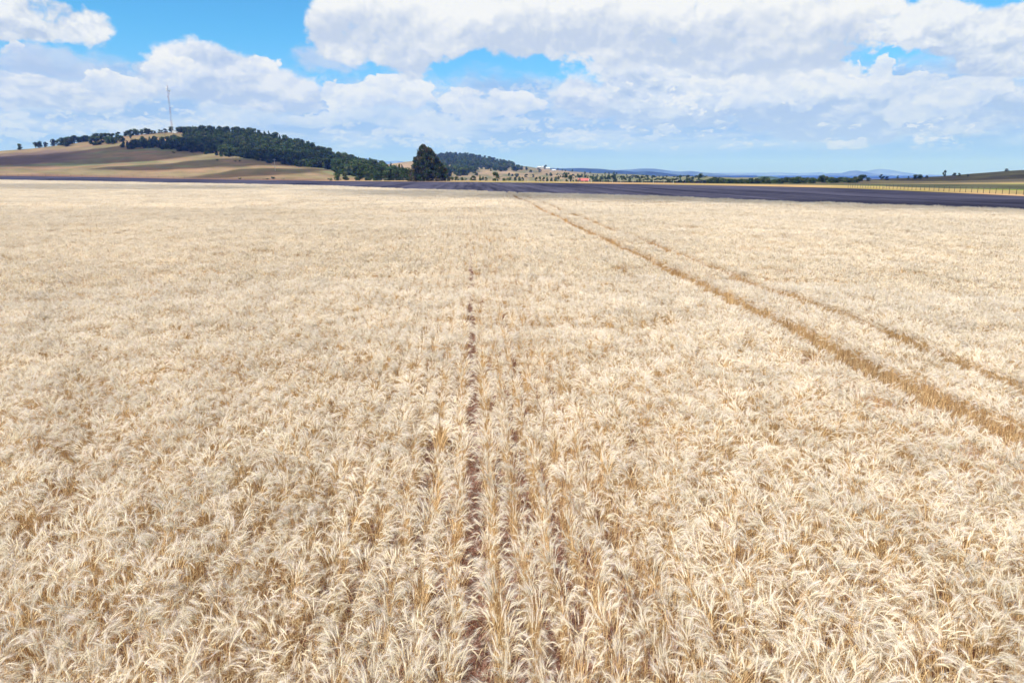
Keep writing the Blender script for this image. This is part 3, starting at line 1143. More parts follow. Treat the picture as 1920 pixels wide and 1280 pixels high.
def tree_meshes(kind, seed):
    """unit sizes are metres; returns trunk mesh, crown mesh, height"""
    rnd = random.Random(seed)
    mb = MB()
    lobes = []
    if kind == 'round':
        H = 8.0
        mb.tube((0, 0, -0.5), (0.1, 0, 2.4), 0.32, 0.22)
        for k in range(5):
            a = rnd.uniform(0, 6.28)
            mb.tube((0.1, 0, 2.0 + 0.3 * k), (math.cos(a) * 2.2, math.sin(a) * 2.2, 4.5 + rnd.uniform(-.6, 1)), 0.14, 0.05, 5)
        for k in range(14):
            a, q = rnd.uniform(0, 6.28), rnd.uniform(0.3, 2.5)
            zz = rnd.uniform(0.8, 6.3)
            q *= 1.0 - 0.30 * abs(zz - 3.0) / 3
            lobes.append((math.cos(a) * q, math.sin(a) * q, zz, rnd.uniform(1.2, 2.0), 0.85))
        n, size, cols = 1300, 0.34, GREENS + DARKS
    elif kind == 'cone':
        H = 9.0
        mb.tube((0, 0, -0.5), (0, 0, 7.6), 0.26, 0.05)
        for k in range(12):
            t = k / 11
            a = rnd.uniform(0, 6.28)
            q = (1 - t) * 1.3 * rnd.uniform(0.3, 1)
            lobes.append((math.cos(a) * q, math.sin(a) * q, 0.9 + t * 7.4, 0.45 + (1 - t) * 1.45 * rnd.uniform(0.8, 1.15), 0.9))
        n, size, cols = 1200, 0.32, DARKS + [GREENS[0]]
    elif kind == 'flat':
        H = 6.5
        mb.tube((0, 0, -0.5), (0.2, 0, 2.8), 0.28, 0.2)
        for k in range(6):
            a = k * 1.05 + rnd.uniform(-.3, .3)
            mb.tube((0.2, 0, 2.5), (math.cos(a) * 2.6, math.sin(a) * 2.6, 4.6), 0.12, 0.05, 5)
        for k in range(10):
            a, q = rnd.uniform(0, 6.28), rnd.uniform(0.2, 3.6)
            lobes.append((math.cos(a) * q, math.sin(a) * q, 4.6 + rnd.uniform(-.5, .9) - q * .12, rnd.uniform(1.0, 1.7), 0.55))
        n, size, cols = 1100, 0.3, DARKS + [GREENS[2]]
    elif kind == 'spiky':
        H = 7.0
        mb.tube((0, 0, -0.5), (0, 0, 5.5), 0.22, 0.05)
        for k in range(9):
            a, t = rnd.uniform(0, 6.28), rnd.uniform(0.3, 1)
            e = (math.cos(a) * 2.3 * (1.2 - t), math.sin(a) * 2.3 * (1.2 - t), 2 + 4.6 * t)
            mb.tube((0, 0, 1.2 + 2.5 * t), e, 0.09, 0.03, 5)
            lobes.append((*e, rnd.uniform(0.5, 1.05), 1.2))
        lobes.append((0, 0, 2.6, 1.6, 0.9))
        n, size, cols = 800, 0.27, DARKS
    elif kind == 'bush':
        H = 2.2
        mb.tube((0, 0, -0.3), (0, 0, 0.9), 0.1, 0.05)
        for k in range(7):
            a, q = rnd.uniform(0, 6.28), rnd.uniform(0.1, 1.3)
            lobes.append((math.cos(a) * q, math.sin(a) * q, rnd.uniform(0.5, 1.4), rnd.uniform(0.5, 0.9), 0.8))
        n, size, cols = 420, 0.16, GREENS
    V, F, K = leafy(rnd, lobes, n, size, cols)
    tm = mesh_np('trunk', mb.V, mb.F, [bark_mat], mb.M)
    cm = mesh_np('crown', V, F, [leaf_mat], None, K)
    return tm, cm, H


PROTO = {k: [tree_meshes(k, 40 + 7 * i + len(k) * 100) for i in range(n)] for k, n in (('round', 5), ('cone', 4), ('flat', 2), ('spiky', 3), ('bush', 3))}
trnd = random.Random(77)


def plant_tree(name, kind, x, y, z, h, label, group=None, cat='tree', wide=1.0, crown_mat=None):
    tm, cm, H = trnd.choice(PROTO[kind])
    root = empty(name, (x, y, z), trnd.uniform(0, 6.28))
    s = h / H
    root.scale = (s * wide, s * wide, s)
    link('trunk', tm, root)
    link('crown', cm, root)
    tag(root, label, cat, group)
    return root


def at(a, r, hill=None, px=None):
    z = hill.z(a, r) if hill else 0.0
    return r * math.sin(a), r * math.cos(a), z


def on_hill(hill, px, py):
    """point of the hill's near face seen at a measured photo position"""
    a, te = ray(px, py)
    rb, rr = interp(hill.rb, a), interp(hill.rr, a)
    lo, hi = rb, rr
    best, bd = rr, 9
    for k in range(121):
        r = lo + (hi - lo) * k / 120
        d = abs((hill.z(a, r) - CAM_H) / r - te)
        if d < bd:
            best, bd = r, d
    return best * math.sin(a), best * math.cos(a), hill.z(a, best), best


def hill_tree(hill, px, py, hpx, kind, label, group, name='bushy_tree', cat='tree', wide=1.0):
    x, y, z, r = on_hill(hill, px, py)
    return plant_tree(name, kind, x, y, z - 0.1, hpx / 1280 * r * 0.97, label, group, cat, wide)


# --- the left hill: lone trees, belts, and the wood
hill_tree(hill_left, 37, 281, 10, 'round', 'lone round dark tree on the skyline at the far left of the hill', None)
for px, py, hp in ((67, 276.5, 10), (75, 274, 11), (86, 273.5, 9), (72, 276, 9)):
    hill_tree(hill_left, px, py, hp, 'round', 'dark tree in the small clump just right of the lone skyline tree', 'small clump on the left ridge')
GB = 'belt of trees below the left ridge'
for px, py, hp in ((101, 270, 12), (110, 270, 10), (118, 273, 14), (126, 275, 15), (133, 271, 12), (140, 268, 13), (147, 266, 11), (122, 270, 11), (129, 269, 12), (136, 268, 12), (152, 265, 10),
                   (158, 262, 11), (165, 263, 11), (161, 260, 11), (171, 270, 14), (178, 272, 14), (184, 271, 14), (176, 264, 12), (184, 263, 12), (192, 262, 11), (198, 263, 12), (204, 270, 13), (211, 270, 13),
                   (205, 262, 11), (213, 261, 10), (220, 264, 11), (227, 266, 11), (191, 268, 13), (198, 270, 12), (217, 268, 8), (231, 264, 9), (182, 259, 9), (190, 258, 9), (199, 257, 9), (172, 260, 9)):
    hill_tree(hill_left, px + trnd.uniform(-1, 1), py, hp, 'round', 'dark bushy tree in the belt running along the left ridge', GB, wide=1.15)
GS = 'trees on the bare skyline by the mast'
for px, hp in ((221, 8), (235, 7), (240, 9), (246, 10), (254, 11), (257, 9), (266, 9), (275, 11), (279, 9), (285, 6), (299, 6), (304, 5), (311, 7), (322, 10), (334, 9), (290, 5)):
    hill_tree(hill_left, px, interp(table([(220, 256), (280, 250), (320, 248), (400, 246)]), ray(px, 250)[0]) and (256 - (px - 220) * 0.08), hp,
              'round', 'dark tree on the bare skyline beside the lattice mast', GS, wide=1.5)
hill_tree(hill_left, 246, 261, 7, 'round', 'single small tree on the bare tan slope left of the mast', None)
GM = 'front row of the hill wood'
for px, py in ((232, 277), (240, 279), (248, 279), (256, 277), (264, 279), (272, 278), (280, 278), (286, 277), (297, 278), (305, 280), (313, 279), (322, 279), (330, 279), (337, 284), (345, 284), (354, 284), (362, 286), (370, 285),
               (380, 286), (388, 289), (396, 288), (406, 291), (414, 293), (424, 293), (431, 294), (441, 292), (452, 295), (462, 296), (472, 297), (483, 301), (493, 302), (505, 306), (532, 308), (545, 309),
               (556, 312), (563, 313), (575, 312), (585, 314), (598, 315), (609, 316)):
    hill_tree(hill_left, px, py, trnd.uniform(11, 15), trnd.choice(('round', 'round', 'cone')), 'dark tree at the lower front edge of the hill wood', GM, wide=1.2)

fsrc = bpy.data.collections.new('wood_sources')
names = []
for k in ('round', 'cone'):
    for i, (tm, cm, H) in enumerate(PROTO[k]):
        o = bpy.data.objects.new('wood_%s%d' % (k, i), cm)
        fsrc.objects.link(o)
        names.append((o.name, H, k))
names.sort()


def wood(name, label, pts):
    """pts: (x, y, z, height, kind)"""
    rnd = random.Random(len(pts))
    me = bpy.data.meshes.new(name)
    me.vertices.add(len(pts))
    me.vertices.foreach_set('co', np.array([p[:3] for p in pts], dtype=np.float32).ravel())
    idx, rot, scl = [], [], []
    for p in pts:
        ch = [i for i, n in enumerate(names) if n[2] == p[4]]
        i = rnd.choice(ch)
        idx.append(i); rot.append((0, 0, rnd.uniform(0, 6.28)))
        s = p[3] / names[i][1]
        scl.append((s * rnd.uniform(1.05, 1.45), s * rnd.uniform(1.05, 1.45), s))
    me.attributes.new('pick', 'INT', 'POINT').data.foreach_set('value', np.array(idx, dtype=np.int32))
    me.attributes.new('rot', 'FLOAT_VECTOR', 'POINT').data.foreach_set('vector', np.array(rot, dtype=np.float32).ravel())
    me.attributes.new('scl', 'FLOAT_VECTOR', 'POINT').data.foreach_set('vector', np.array(scl, dtype=np.float32).ravel())
    me.update()
    o = link(name, me)
    m = o.modifiers.new('trees', 'NODES')
    m.node_group = inst_group(name + '_scatter', fsrc)
    tag(o, label, 'wood', kind='stuff')
    return o


def inside(poly, x, y):
    c = False
    for i in range(len(poly)):
        (x0, y0), (x1, y1) = poly[i], poly[i - 1]
        if (y0 > y) != (y1 > y) and x < (x1 - x0) * (y - y0) / (y1 - y0) + x0:
            c = not c
    return c


W1 = [(232, 274), (262, 266), (300, 264), (318, 262), (345, 262), (352, 256), (338, 248), (345, 244), (400, 243), (440, 246), (480, 250), (520, 258), (560, 269), (600, 283), (640, 297), (680, 308), (700, 313),
      (740, 324), (760, 335), (700, 337), (645, 328), (612, 316), (560, 312), (500, 303), (450, 295), (400, 288), (340, 282), (300, 277), (250, 277)]
prnd = random.Random(3)
pts = []
tries = 0
while len(pts) < 2500 and tries < 40000:
    tries += 1
    px, py = prnd.uniform(230, 765), prnd.uniform(243, 338)
    if not inside(W1, px, py):
        continue
    dens_ = 0.55 if px < 340 else 1.0
    n = mn.noise(Vector((px * 0.05, py * 0.12, 4)))
    if n < -0.38 or prnd.random() > dens_:
        continue
    if 432 < px < 444 and 250 < py < 254:
        continue
    x, y, z, r = on_hill(hill_left, px, py)
    pts.append((x, y, z - 0.2, prnd.uniform(3.6, 9.0) * (0.85 if r > 800 else 1.0), 'cone' if prnd.random() < 0.35 else 'round'))
wood('wood_on_hill', 'dense dark green wood covering the top and right flank of the left hill', pts)

# --- middle hill wood
W2 = [(800, 300), (820, 293), (845, 290), (880, 293), (920, 300), (960, 308), (972, 312), (976, 322), (950, 323), (920, 320), (905, 316), (895, 322), (880, 330), (840, 332), (790, 330)]
pts = []
tries = 0
while len(pts) < 700 and tries < 20000:
    tries += 1
    px, py = prnd.uniform(790, 980), prnd.uniform(288, 334)
    if not inside(W2, px, py) or mn.noise(Vector((px * 0.08, py * 0.2, 9))) < -0.15 - (0.25 if py < 312 else -0.12):
        continue
    x, y, z, r = on_hill(hill_mid, px, py)
    pts.append((x, y, z - 0.3, prnd.uniform(7, 11), 'round'))
for k in range(160):      # scattered scrub across the tan lower slopes
    px, py = prnd.uniform(880, 1330), prnd.uniform(312, 338)
    te = interp(hill_mid.ridge, ray(px, py)[0])
    if ray(px, py)[1] > te or (px < 1045 and mn.noise(Vector((px * 0.05, py * 0.2, 2))) < 0.05):
        continue
    x, y, z, r = on_hill(hill_mid, px, py)
    pts.append((x, y, z - 0.2, prnd.uniform(3, 6.0), 'round'))
wood('wood_on_middle_hill', 'bluish green wood on the middle hill behind the great conifer, thinning to scrub', pts)

# --- scrub and hedgerow trees beyond the plateau edge
pts = []
for k in range(520):
    px = prnd.uniform(1325, 1612)
    n_ = mn.noise(Vector((px * 0.045, 3.0, 1.0)))
    if n_ < -0.25 and px < 1470:
        continue
    a, te = ray(px, 342)
    r = prnd.uniform(430, 640)
    pts.append((r * math.sin(a), r * math.cos(a), ground_z(a, r) - 0.2, prnd.uniform(2.2, 4.2) * (1.15 if px > 1470 else 0.9) + (1.2 if n_ > 0.25 else 0), 'round'))
for k in range(260):
    px = prnd.uniform(1040, 1330)
    a, te = ray(px, 340)
    r = prnd.uniform(560, 1300)
    z = max(ground_z(a, r), hill_mid.z(a, r) if r > interp(hill_mid.rb, a) else -99)
    pts.append((r * math.sin(a), r * math.cos(a), z - 0.2, prnd.uniform(1.5, 4.0), 'round'))
wood('scrub_belt', 'dark scrub and low trees massed along the edge of the far plain, right of centre', pts)

# --- the great dark conifer
def great_tree():
    rnd = random.Random(12)
    a, te = ray(803, 341)
    r = 372.0
    x, y = r * math.sin(a), r * math.cos(a)
    root = empty('great_conifer', (x, y, 0.0), -a)
    mb = MB()
    mb.tube((0, 0, -0.5), (-0.6, 0, 9), 0.75, 0.4, 8)
    mb.tube((-0.6, 0, 8.9), (-1.6, 0, 16.5), 0.4, 0.1, 8)
    for k in range(14):
        h = 2 + k * 0.95
        an = k * 2.4
        q = 7.2 * (1 - h / 19)
        mb.tube((-0.4, 0, h), (math.cos(an) * q, math.sin(an) * q, h + 1.6), 0.16, 0.05, 5)
    mb.build('trunk', [bark_mat], root)
    # outline of the crown: height -> (left, right) reach in metres, as in the photograph
    S_ = 372 / 1280 * 1.0
    prof = [(0, -36, 41), (6, -37, 41), (14, -33, 36), (22, -30, 32), (30, -29, 27), (38, -27, 23), (40, -24, 21), (46, -20, 17), (52, -18, 12), (57, -15, 5), (61, -12, -3), (63.5, -9, -6)]
    hs = [p[0] * S_ for p in prof]; ls = [p[1] * S_ * 1.1 for p in prof]; rs = [p[2] * S_ * 1.1 for p in prof]
    lobes = []
    for k in range(460):
        h = (rnd.random() ** 1.25) * 17.4 + 0.3
        l, rr = np.interp(h, hs, ls), np.interp(h, hs, rs)
        cx, hw = (l + rr) / 2, (rr - l) / 2
        an = rnd.uniform(0, 6.28)
        rad = min(rnd.uniform(0.7, 1.6), hw * 0.6 + 0.15)
        q = max(0, hw - rad * 0.85) * math.sqrt(rnd.uniform(0.15, 1))
        lobes.append((cx + math.cos(an) * q, math.sin(an) * q, h, rad, 1.15))
    lobes += [(-3.1, 0, 17.3, 0.6, 1.8), (-1.9, 0.3, 17.9, 0.5, 2.0), (-2.5, -.4, 16.6, 0.9, 1.3), (-6.9, 0, 11.6, 0.8, 1.4), (-4.9, 0, 14.6, 0.7, 1.5)]
    cols = [(0.060, 0.080, 0.036), (0.100, 0.088, 0.046), (0.042, 0.072, 0.034), (0.130, 0.105, 0.058), (0.070, 0.100, 0.040)]
    V, F, K = leafy(rnd, lobes, 24000, 0.42, cols)
    link('crown', mesh_np('crown', V, F, [leaf_mat], None, K), root)
    tag(root, 'great dark conical conifer with several tops, tallest tree, standing behind the fence', 'tree')


great_tree()


def surf_z(a, r):
    z = ground_z(a, r)
    for h, p0, p1 in ((hill_left, -420, 828), (hill_mid, 745, 1418), (hill_right, 1445, 2490), (hill_tan, 645, 858)):
        if ray(p0, 327)[0] < a < ray(p1, 327)[0] and r > interp(h.rb, a):
            z = max(z, h.z(a, r))
    rf_, zf_ = plough_far(a)
    if abs(r - rf_) < 60:
        z = max(z, zf_ * max(0.0, 1 - abs(r - rf_) / 60))
    return z


def flat_tree(px, ybase, r, hpx, kind, label, group=None, name='bushy_tree', wide=1.0, cat='tree', z=None):
    a, te = ray(px, ybase)
    zz = surf_z(a, r)
    top = CAM_H + r * ray(px, ybase - hpx)[1]
    h = max(top - zz, 0.55 * hpx / 1280 * r)
    return plant_tree(name, kind, r * math.sin(a), r * math.cos(a), zz - 0.05, h, label, group, cat, wide * min(1.6, max(0.7, (hpx / 1280 * r) / h)))


# trees at the foot of the hill, left of the conifer
flat_tree(633, 337, 415, 20, 'round', 'broad dark bushy tree at the hill foot, first one right of the open slope', wide=1.1)
flat_tree(648, 337, 418, 17, 'round', 'rounded dark tree touching the right side of the broad one at the hill foot', wide=1.1)
flat_tree(619, 338, 412, 6, 'bush', 'low dark shrub at the left foot of the broad bushy tree', cat='shrub', name='shrub', wide=1.2)
flat_tree(674, 337.5, 408, 24, 'cone', 'grey-green conical tree standing between the two gaps at the hill foot', name='conifer_tree', wide=1.3)
flat_tree(690, 338, 404, 17, 'round', 'low round grey-green tree right beside the conical tree at the hill foot', wide=1.2)
GT = 'row of dark trees left of the great conifer'
for px, h in ((704, 22), (714, 24), (725, 22), (733, 25), (743, 24), (750, 34), (759, 30), (766, 26), (709, 16), (738, 18)):
    flat_tree(px, 340, 392, h, trnd.choice(('round', 'cone')), 'dark tree in the row between the conical tree and the great conifer', GT, wide=1.15)
GR_ = 'low trees right of the great conifer'
for px, h in ((847, 9), (856, 10), (866, 9), (873, 7), (889, 12), (884, 8)):
    flat_tree(px, 340, 400, h, 'round', 'low dark tree in the row just right of the great conifer', GR_, wide=1.2)
flat_tree(900, 340, 385, 13, 'cone', 'slim pointed tree between the conifer and the round bright green tree', name='conifer_tree')
flat_tree(912, 340, 380, 9, 'round', 'small round tree just left of the full round green tree')
flat_tree(930, 339, 372, 18, 'round', 'full round green tree standing alone at the field end right of the conifer', wide=1.25)
flat_tree(945, 339, 374, 8, 'bush', 'low green shrub touching the right side of the full round tree', cat='shrub', name='shrub', wide=1.0)
flat_tree(953, 338, 376, 9, 'bush', 'pale green shrub, second to the right of the full round tree', cat='shrub', name='shrub', wide=0.9)
# shrubs at the near foot of the left hill
flat_tree(513, 337.5, 462, 8, 'bush', 'round dark green shrub by the ploughed field below the hill', cat='shrub', name='shrub', wide=0.9)
flat_tree(500, 337.8, 462, 4, 'bush', 'low spreading shrub left of the round dark green shrub', cat='shrub', name='shrub', wide=2.2)
flat_tree(531, 338.3, 455, 2.6, 'bush', 'very low shrub right of the round dark green shrub', cat='shrub', name='shrub', wide=2.2)
flat_tree(450, 336.2, 478, 4, 'bush', 'small reddish shrub left of the green shrubs at the hill foot', cat='shrub', name='shrub', wide=1.3)
for px, py, lb in ((325, 287, 'reddish shrub alone on the pale slope under the mast'), (408, 301.5, 'tiny dark shrub on the mid slope, left of the pair'), ):
    hill_tree(hill_left, px, py, 4, 'bush', lb, None, 'shrub', 'shrub', 1.0)
for px in (441, 450):
    hill_tree(hill_left, px, 303, 3.5, 'bush', 'tiny dark shrub of the pair on the mid slope', 'pair of tiny shrubs on the slope', 'shrub', 'shrub', 1.0)
# trees on the middle hill that stand apart
for px, py, h, lb in ((978, 319, 9, 'round dark tree at the right end of the middle hill wood, left of its twin'), (987, 319, 7, 'smaller round tree right beside the round dark one on the middle hill'),
                      (1022, 317, 8, 'dark tree in front of the white houses on the ridge'), (1000, 332, 6, 'small tree at the foot of the tan slope under the white houses'),
                      (857, 323, 9, 'round tree ringed by pale ground low on the middle hill')):
    hill_tree(hill_mid, px, py, h, 'round', lb, None, wide=1.2)
GG = 'grey-green trees below the tan slope'
for px, h in ((966, 7), (974, 8), (980, 7), (1005, 7), (1012, 8), (1019, 7), (1026, 7), (1034, 6), (1070, 4)):
    flat_tree(px, 338, 560, h, 'round', 'small grey-green tree in the row at the foot of the tan slope', GG, wide=1.2)
GP = 'dark trees on the plain beyond the red roof'
for px, yb, h in ((1111, 337, 8), (1117, 338, 8), (1128, 337, 9), (1140, 338, 7), (1148, 337, 10), (1153, 338, 9), (1170, 338, 6), (1200, 339, 6), (1215, 338, 5), (1232, 339, 6),
                  (1243, 340, 8), (1252, 340, 7), (1262, 341, 8), (1276, 341, 7), (1288, 342, 7), (1297, 342, 6), (1310, 342, 7), (1318, 342, 6)):
    flat_tree(px, yb, 640, h, trnd.choice(('round', 'flat')), 'dark low tree scattered on the plain right of the red roof', GP, wide=1.3, z=0)
for px, yb, h in ((1142, 326.5, 4), (1151, 326.5, 5), (1156, 327, 4)):
    hill_tree(hill_mid, px, yb, h, 'round', 'small dark tree of the three on the skyline right of the red roof', 'three skyline trees', wide=1.3)
hill_tree(hill_mid, 1206, 331, 4, 'flat', 'small flat-topped tree in front of the blue hill', None, wide=1.3)
# dark tree line right of centre
GC = 'dark clump right of centre'
for px, h in ((1334, 10), (1340, 12), (1346, 11), (1352, 10), (1358, 9), (1329, 8)):
    flat_tree(px, 342.5, 520, h, 'round', 'dark tree in the clump where the horizon plain ends', GC, wide=1.3, z=0)
GL = 'long dark tree line on the right horizon'
for px, yb, h in ((1366, 343, 6), (1372, 343, 5), (1381, 343, 6), (1388, 343, 5), (1396, 344, 10), (1402, 344, 6), (1412, 344, 5), (1421, 344, 6), (1430, 344, 5), (1437, 344, 5), (1455, 344, 6), (1463, 344, 6), (1472, 344, 7),
                  (1480, 343, 7), (1485, 343, 9), (1493, 343, 6), (1500, 342, 7), (1508, 342, 5), (1524, 342, 6), (1530, 342, 7), (1536, 342, 8), (1545, 342, 6), (1553, 342, 7), (1561, 342, 6), (1570, 342, 7),
                  (1578, 342, 8), (1584, 342, 8), (1592, 342, 7), (1600, 341, 6), (1606, 341, 6)):
    flat_tree(px, yb, 500, h, trnd.choice(('round', 'round', 'flat')), 'dark tree in the long line on the right horizon', GL, wide=1.45)
flat_tree(1617, 339.5, 470, 13, 'round', 'broad dark tree with the tallest crown of the right tree line', wide=1.5)
flat_tree(1628, 339.5, 474, 8, 'round', 'low dark tree attached to the right side of the broad one', wide=1.5)
flat_tree(1653, 337.5, 500, 11, 'spiky', 'ragged spiky dark tree right of the broad tree', name='ragged_tree', wide=1.3)
flat_tree(1663, 337, 505, 7, 'round', 'low tree attached to the ragged spiky one', wide=1.5)
flat_tree(1683, 335.3, 530, 6, 'spiky', 'tiny pointed tree on the low ridge between the ragged tree and the domed tree', name='ragged_tree', wide=1.0)
flat_tree(1703, 334, 545, 4, 'round', 'small dark bush left of the domed tree', wide=1.3)
flat_tree(1716, 333.5, 555, 7, 'round', 'wide domed dark tree on the right ridge, left half', wide=1.7)
flat_tree(1725, 333.2, 558, 7, 'round', 'wide domed dark tree on the right ridge, right half', wide=1.7)
flat_tree(1738, 332.5, 560, 4, 'round', 'low bush trailing right of the domed tree', wide=1.8)
flat_tree(1771, 330, 600, 10, 'spiky', 'upright ragged tree standing clear on the right skyline', name='ragged_tree', wide=1.0)
flat_tree(1790, 328.5, 610, 5, 'round', 'low dark tree right of the upright ragged tree', wide=1.6)
flat_tree(1799, 328, 612, 4, 'round', 'low dark tree at the right end of the pair on the right slope', wide=1.6)
hill_tree(hill_right, 1814, 331, 5, 'round', 'small dark tree alone on the brown right slope', None)
hill_tree(hill_right, 1888, 320, 4, 'round', 'low dome of scrub on the skyline at the far right', None, wide=2.2)
flat_tree(1659, 352.5, 188, 3.2, 'bush', 'small green shrub by the right fence, left one of two', cat='shrub', name='shrub')
flat_tree(1667, 352.8, 186, 3.2, 'bush', 'small green shrub by the right fence, right one of two', cat='shrub', name='shrub')

# ------------------------------------------------------------------ mast
steel = plain_mat('mast_steel', (0.38, 0.40, 0.44), 0.6, 0.15)
red_paint = plain_mat('mast_red', (0.42, 0.16, 0.14), 0.6, 0.15)
white_paint = plain_mat('white_paint', (0.82, 0.82, 0.82), 0.5, 0.06)
wood_mat = plain_mat('post_wood', (0.09, 0.07, 0.055), 0.9, 0.3)
pale_mat = plain_mat('pale_post', (0.52, 0.50, 0.45), 0.9, 0.15)
wire_mat = plain_mat('fence_wire', (0.35, 0.34, 0.33), 0.6, 0.1)


def mast():
    x, y, z, r = on_hill(hill_left, 323.5, 250)
    Hm = 79 / 1280 * r * 0.985
    root = empty('lattice_mast', (x, y, z), 0.3)
    nseg = 22
    seg = Hm * 0.93 / nseg
    w0, w1 = 1.1, 0.6
    for part, sel in (('red_lattice', 1), ('white_lattice', 0)):
        mb = MB()
        for k in range(nseg):
            if (k // 3) % 2 != sel:
                continue
            ra, rb_ = w0 + (w1 - w0) * k / nseg, w0 + (w1 - w0) * (k + 1) / nseg
            P0 = [Vector((ra * math.cos(t), ra * math.sin(t), k * seg)) for t in (0, 2.094, 4.189)]
            P1 = [Vector((rb_ * math.cos(t), rb_ * math.sin(t), (k + 1) * seg)) for t in (0, 2.094, 4.189)]
            for i in range(3):
                j = (i + 1) % 3
                mb.tube(P0[i], P1[i], 0.075, k=5)
                mb.tube(P0[i], P1[j], 0.05, k=4)
                mb.tube(P1[i], P1[j], 0.05, k=4)
        mb.build(part, [red_paint if sel else steel], root)
    mb = MB()
    mb.tube((0, 0, Hm * 0.93), (0, 0, Hm), 0.10, 0.05)
    mb.build('aerial', [steel], root)
    for hz, an in ((0.885, -2.0), (0.845, -2.2), (0.83, -0.4)):
        mb = MB()
        c = Vector((math.cos(an) * 1.5, math.sin(an) * 1.5, hz * Hm))
        dirn = Vector((math.cos(an - .6), math.sin(an - .6), 0))
        mb.tube(c, c + dirn * 0.6, 0.95, 0.95, 14)
        mb.tube(c + dirn * 0.6, c + dirn * 0.8, 0.9, 0.4, 14)
        mb.tube((0, 0, hz * Hm), c, 0.08)
        mb.build('antenna_dish', [white_paint], root)
    for hz, an in ((0.78, 0.5), (0.72, 2.3), (0.60, -1.5), (0.5, 0.2)):
        mb = MB()
        c = Vector((math.cos(an) * 1.4, math.sin(an) * 1.4, hz * Hm))
        mb.box(c, (0.3, 0.5, 1.8), rz=an)
        mb.tube((0, 0, hz * Hm), c, 0.06)
        mb.build('panel_antenna', [steel], root)
    tag(root, 'tall red and white lattice radio mast with round dishes on the hilltop', 'mast')
    # equipment cabin at its foot
    cab = empty('equipment_cabin', (x + 3.5, y - 3, z - 0.3), 0.2)
    mb = MB(); mb.box((0, 0, 1.4), (4.2, 2.6, 2.8)); mb.box((-1.0, -1.32, 1.1), (0.9, 0.04, 2.1)); mb.build('wall', [white_paint], cab)
    mb = MB(); mb.box((0, 0, 2.9), (4.6, 3.0, 0.2)); mb.build('roof', [steel], cab)
    tag(cab, 'small pale equipment cabin at the foot of the lattice mast', 'cabin')


mast()


def pole(px, py, hpx, hill, label, r=None, mat=None, cross=True):
    if hill:
        x, y, z, r = on_hill(hill, px, py)
    else:
        a, te = ray(px, py)
        x, y, z = r * math.sin(a), r * math.cos(a), CAM_H + r * te
    h = hpx / 1280 * r * 0.97
    root = empty('utility_pole', (x, y, z - 0.2), 0.5)
    mb = MB(); mb.tube((0, 0, 0), (0, 0, h), 0.16, 0.11, 7); mb.build('shaft', [mat or pale_mat], root)
    if cross:
        mb = MB(); mb.box((0, 0.12, h - 0.7), (2.0, 0.12, 0.14)); mb.build('crossarm', [mat or pale_mat], root)
        for sx in (-0.8, 0, 0.8):
            mb = MB(); mb.tube((sx, 0.12, h - 0.63), (sx, 0.12, h - 0.4), 0.07, 0.05); mb.build('insulator', [white_paint], root)
    tag(root, label, 'pole')


pole(516, 320.5, 21, hill_left, 'pale utility pole on the slope in front of the hill wood')
pole(310, 259, 10, hill_left, 'dark thin pole on the bare hilltop left of the mast', mat=wood_mat)
pole(325.5, 258, 9, hill_left, 'dark thin pole on the bare hilltop under the mast', mat=wood_mat)


# ------------------------------------------------------------------ buildings
red_roof = plain_mat('red_roof', (0.50, 0.11, 0.10), 0.6, 0.12)
dark_wall = plain_mat('shed_wall', (0.10, 0.09, 0.09), 0.8, 0.2)
glass_m = plain_mat('window_glass', (0.05, 0.06, 0.08), 0.2, 0.1)
grey_roof = plain_mat('grey_roof', (0.50, 0.52, 0.55), 0.6, 0.1)
wall_white = plain_mat('white_wall', (0.52, 0.51, 0.49), 0.8, 0.08)


def house(name, x, y, z, w, d, h, rise, rz, wall, roof, label, cat, nwin=3):
    root = empty(name, (x, y, z - 0.3), rz)
    mb = MB()
    mb.box((0, 0, h / 2), (w, d, h))
    for s in (-1, 1):      # gable ends
        mb.poly([(s * w / 2, -d / 2, h), (s * w / 2, d / 2, h), (s * w / 2, 0, h + rise)] if s > 0 else [(s * w / 2, d / 2, h), (s * w / 2, -d / 2, h), (s * w / 2, 0, h + rise)])
    mb.build('wall', [wall], root)
    mb = MB()
    o, t = 0.5, 0.12
    for s in (-1, 1):
        ye, ze = s * (d / 2 + o), h - rise * o / (d / 2)
        A = [(-w / 2 - o, ye, ze), (w / 2 + o, ye, ze), (w / 2 + o, 0, h + rise + .03), (-w / 2 - o, 0, h + rise + .03)]
        B = [(p[0], p[1], p[2] + t) for p in A]
        mb.poly(A); mb.poly(B)
        for i in range(4):
            j = (i + 1) % 4
            mb.poly([A[i], A[j], B[j], B[i]])
    mb.build('roof', [roof], root)
    mb = MB(); mb.box((w * 0.08, -d / 2 - 0.02, 1.05), (0.95, 0.05, 2.1)); mb.build('door', [dark_wall if wall != dark_wall else pale_mat], root)
    for k in range(nwin):
        xx = -w / 2 + w * (k + 0.5) / nwin
        if abs(xx - w * 0.08) < 1.1:
            xx += 1.3
        mb = MB(); mb.box((xx, -d / 2 - 0.02, 1.55), (1.0, 0.05, 1.0)); mb.build('window', [glass_m], root)
    tag(root, label, cat)


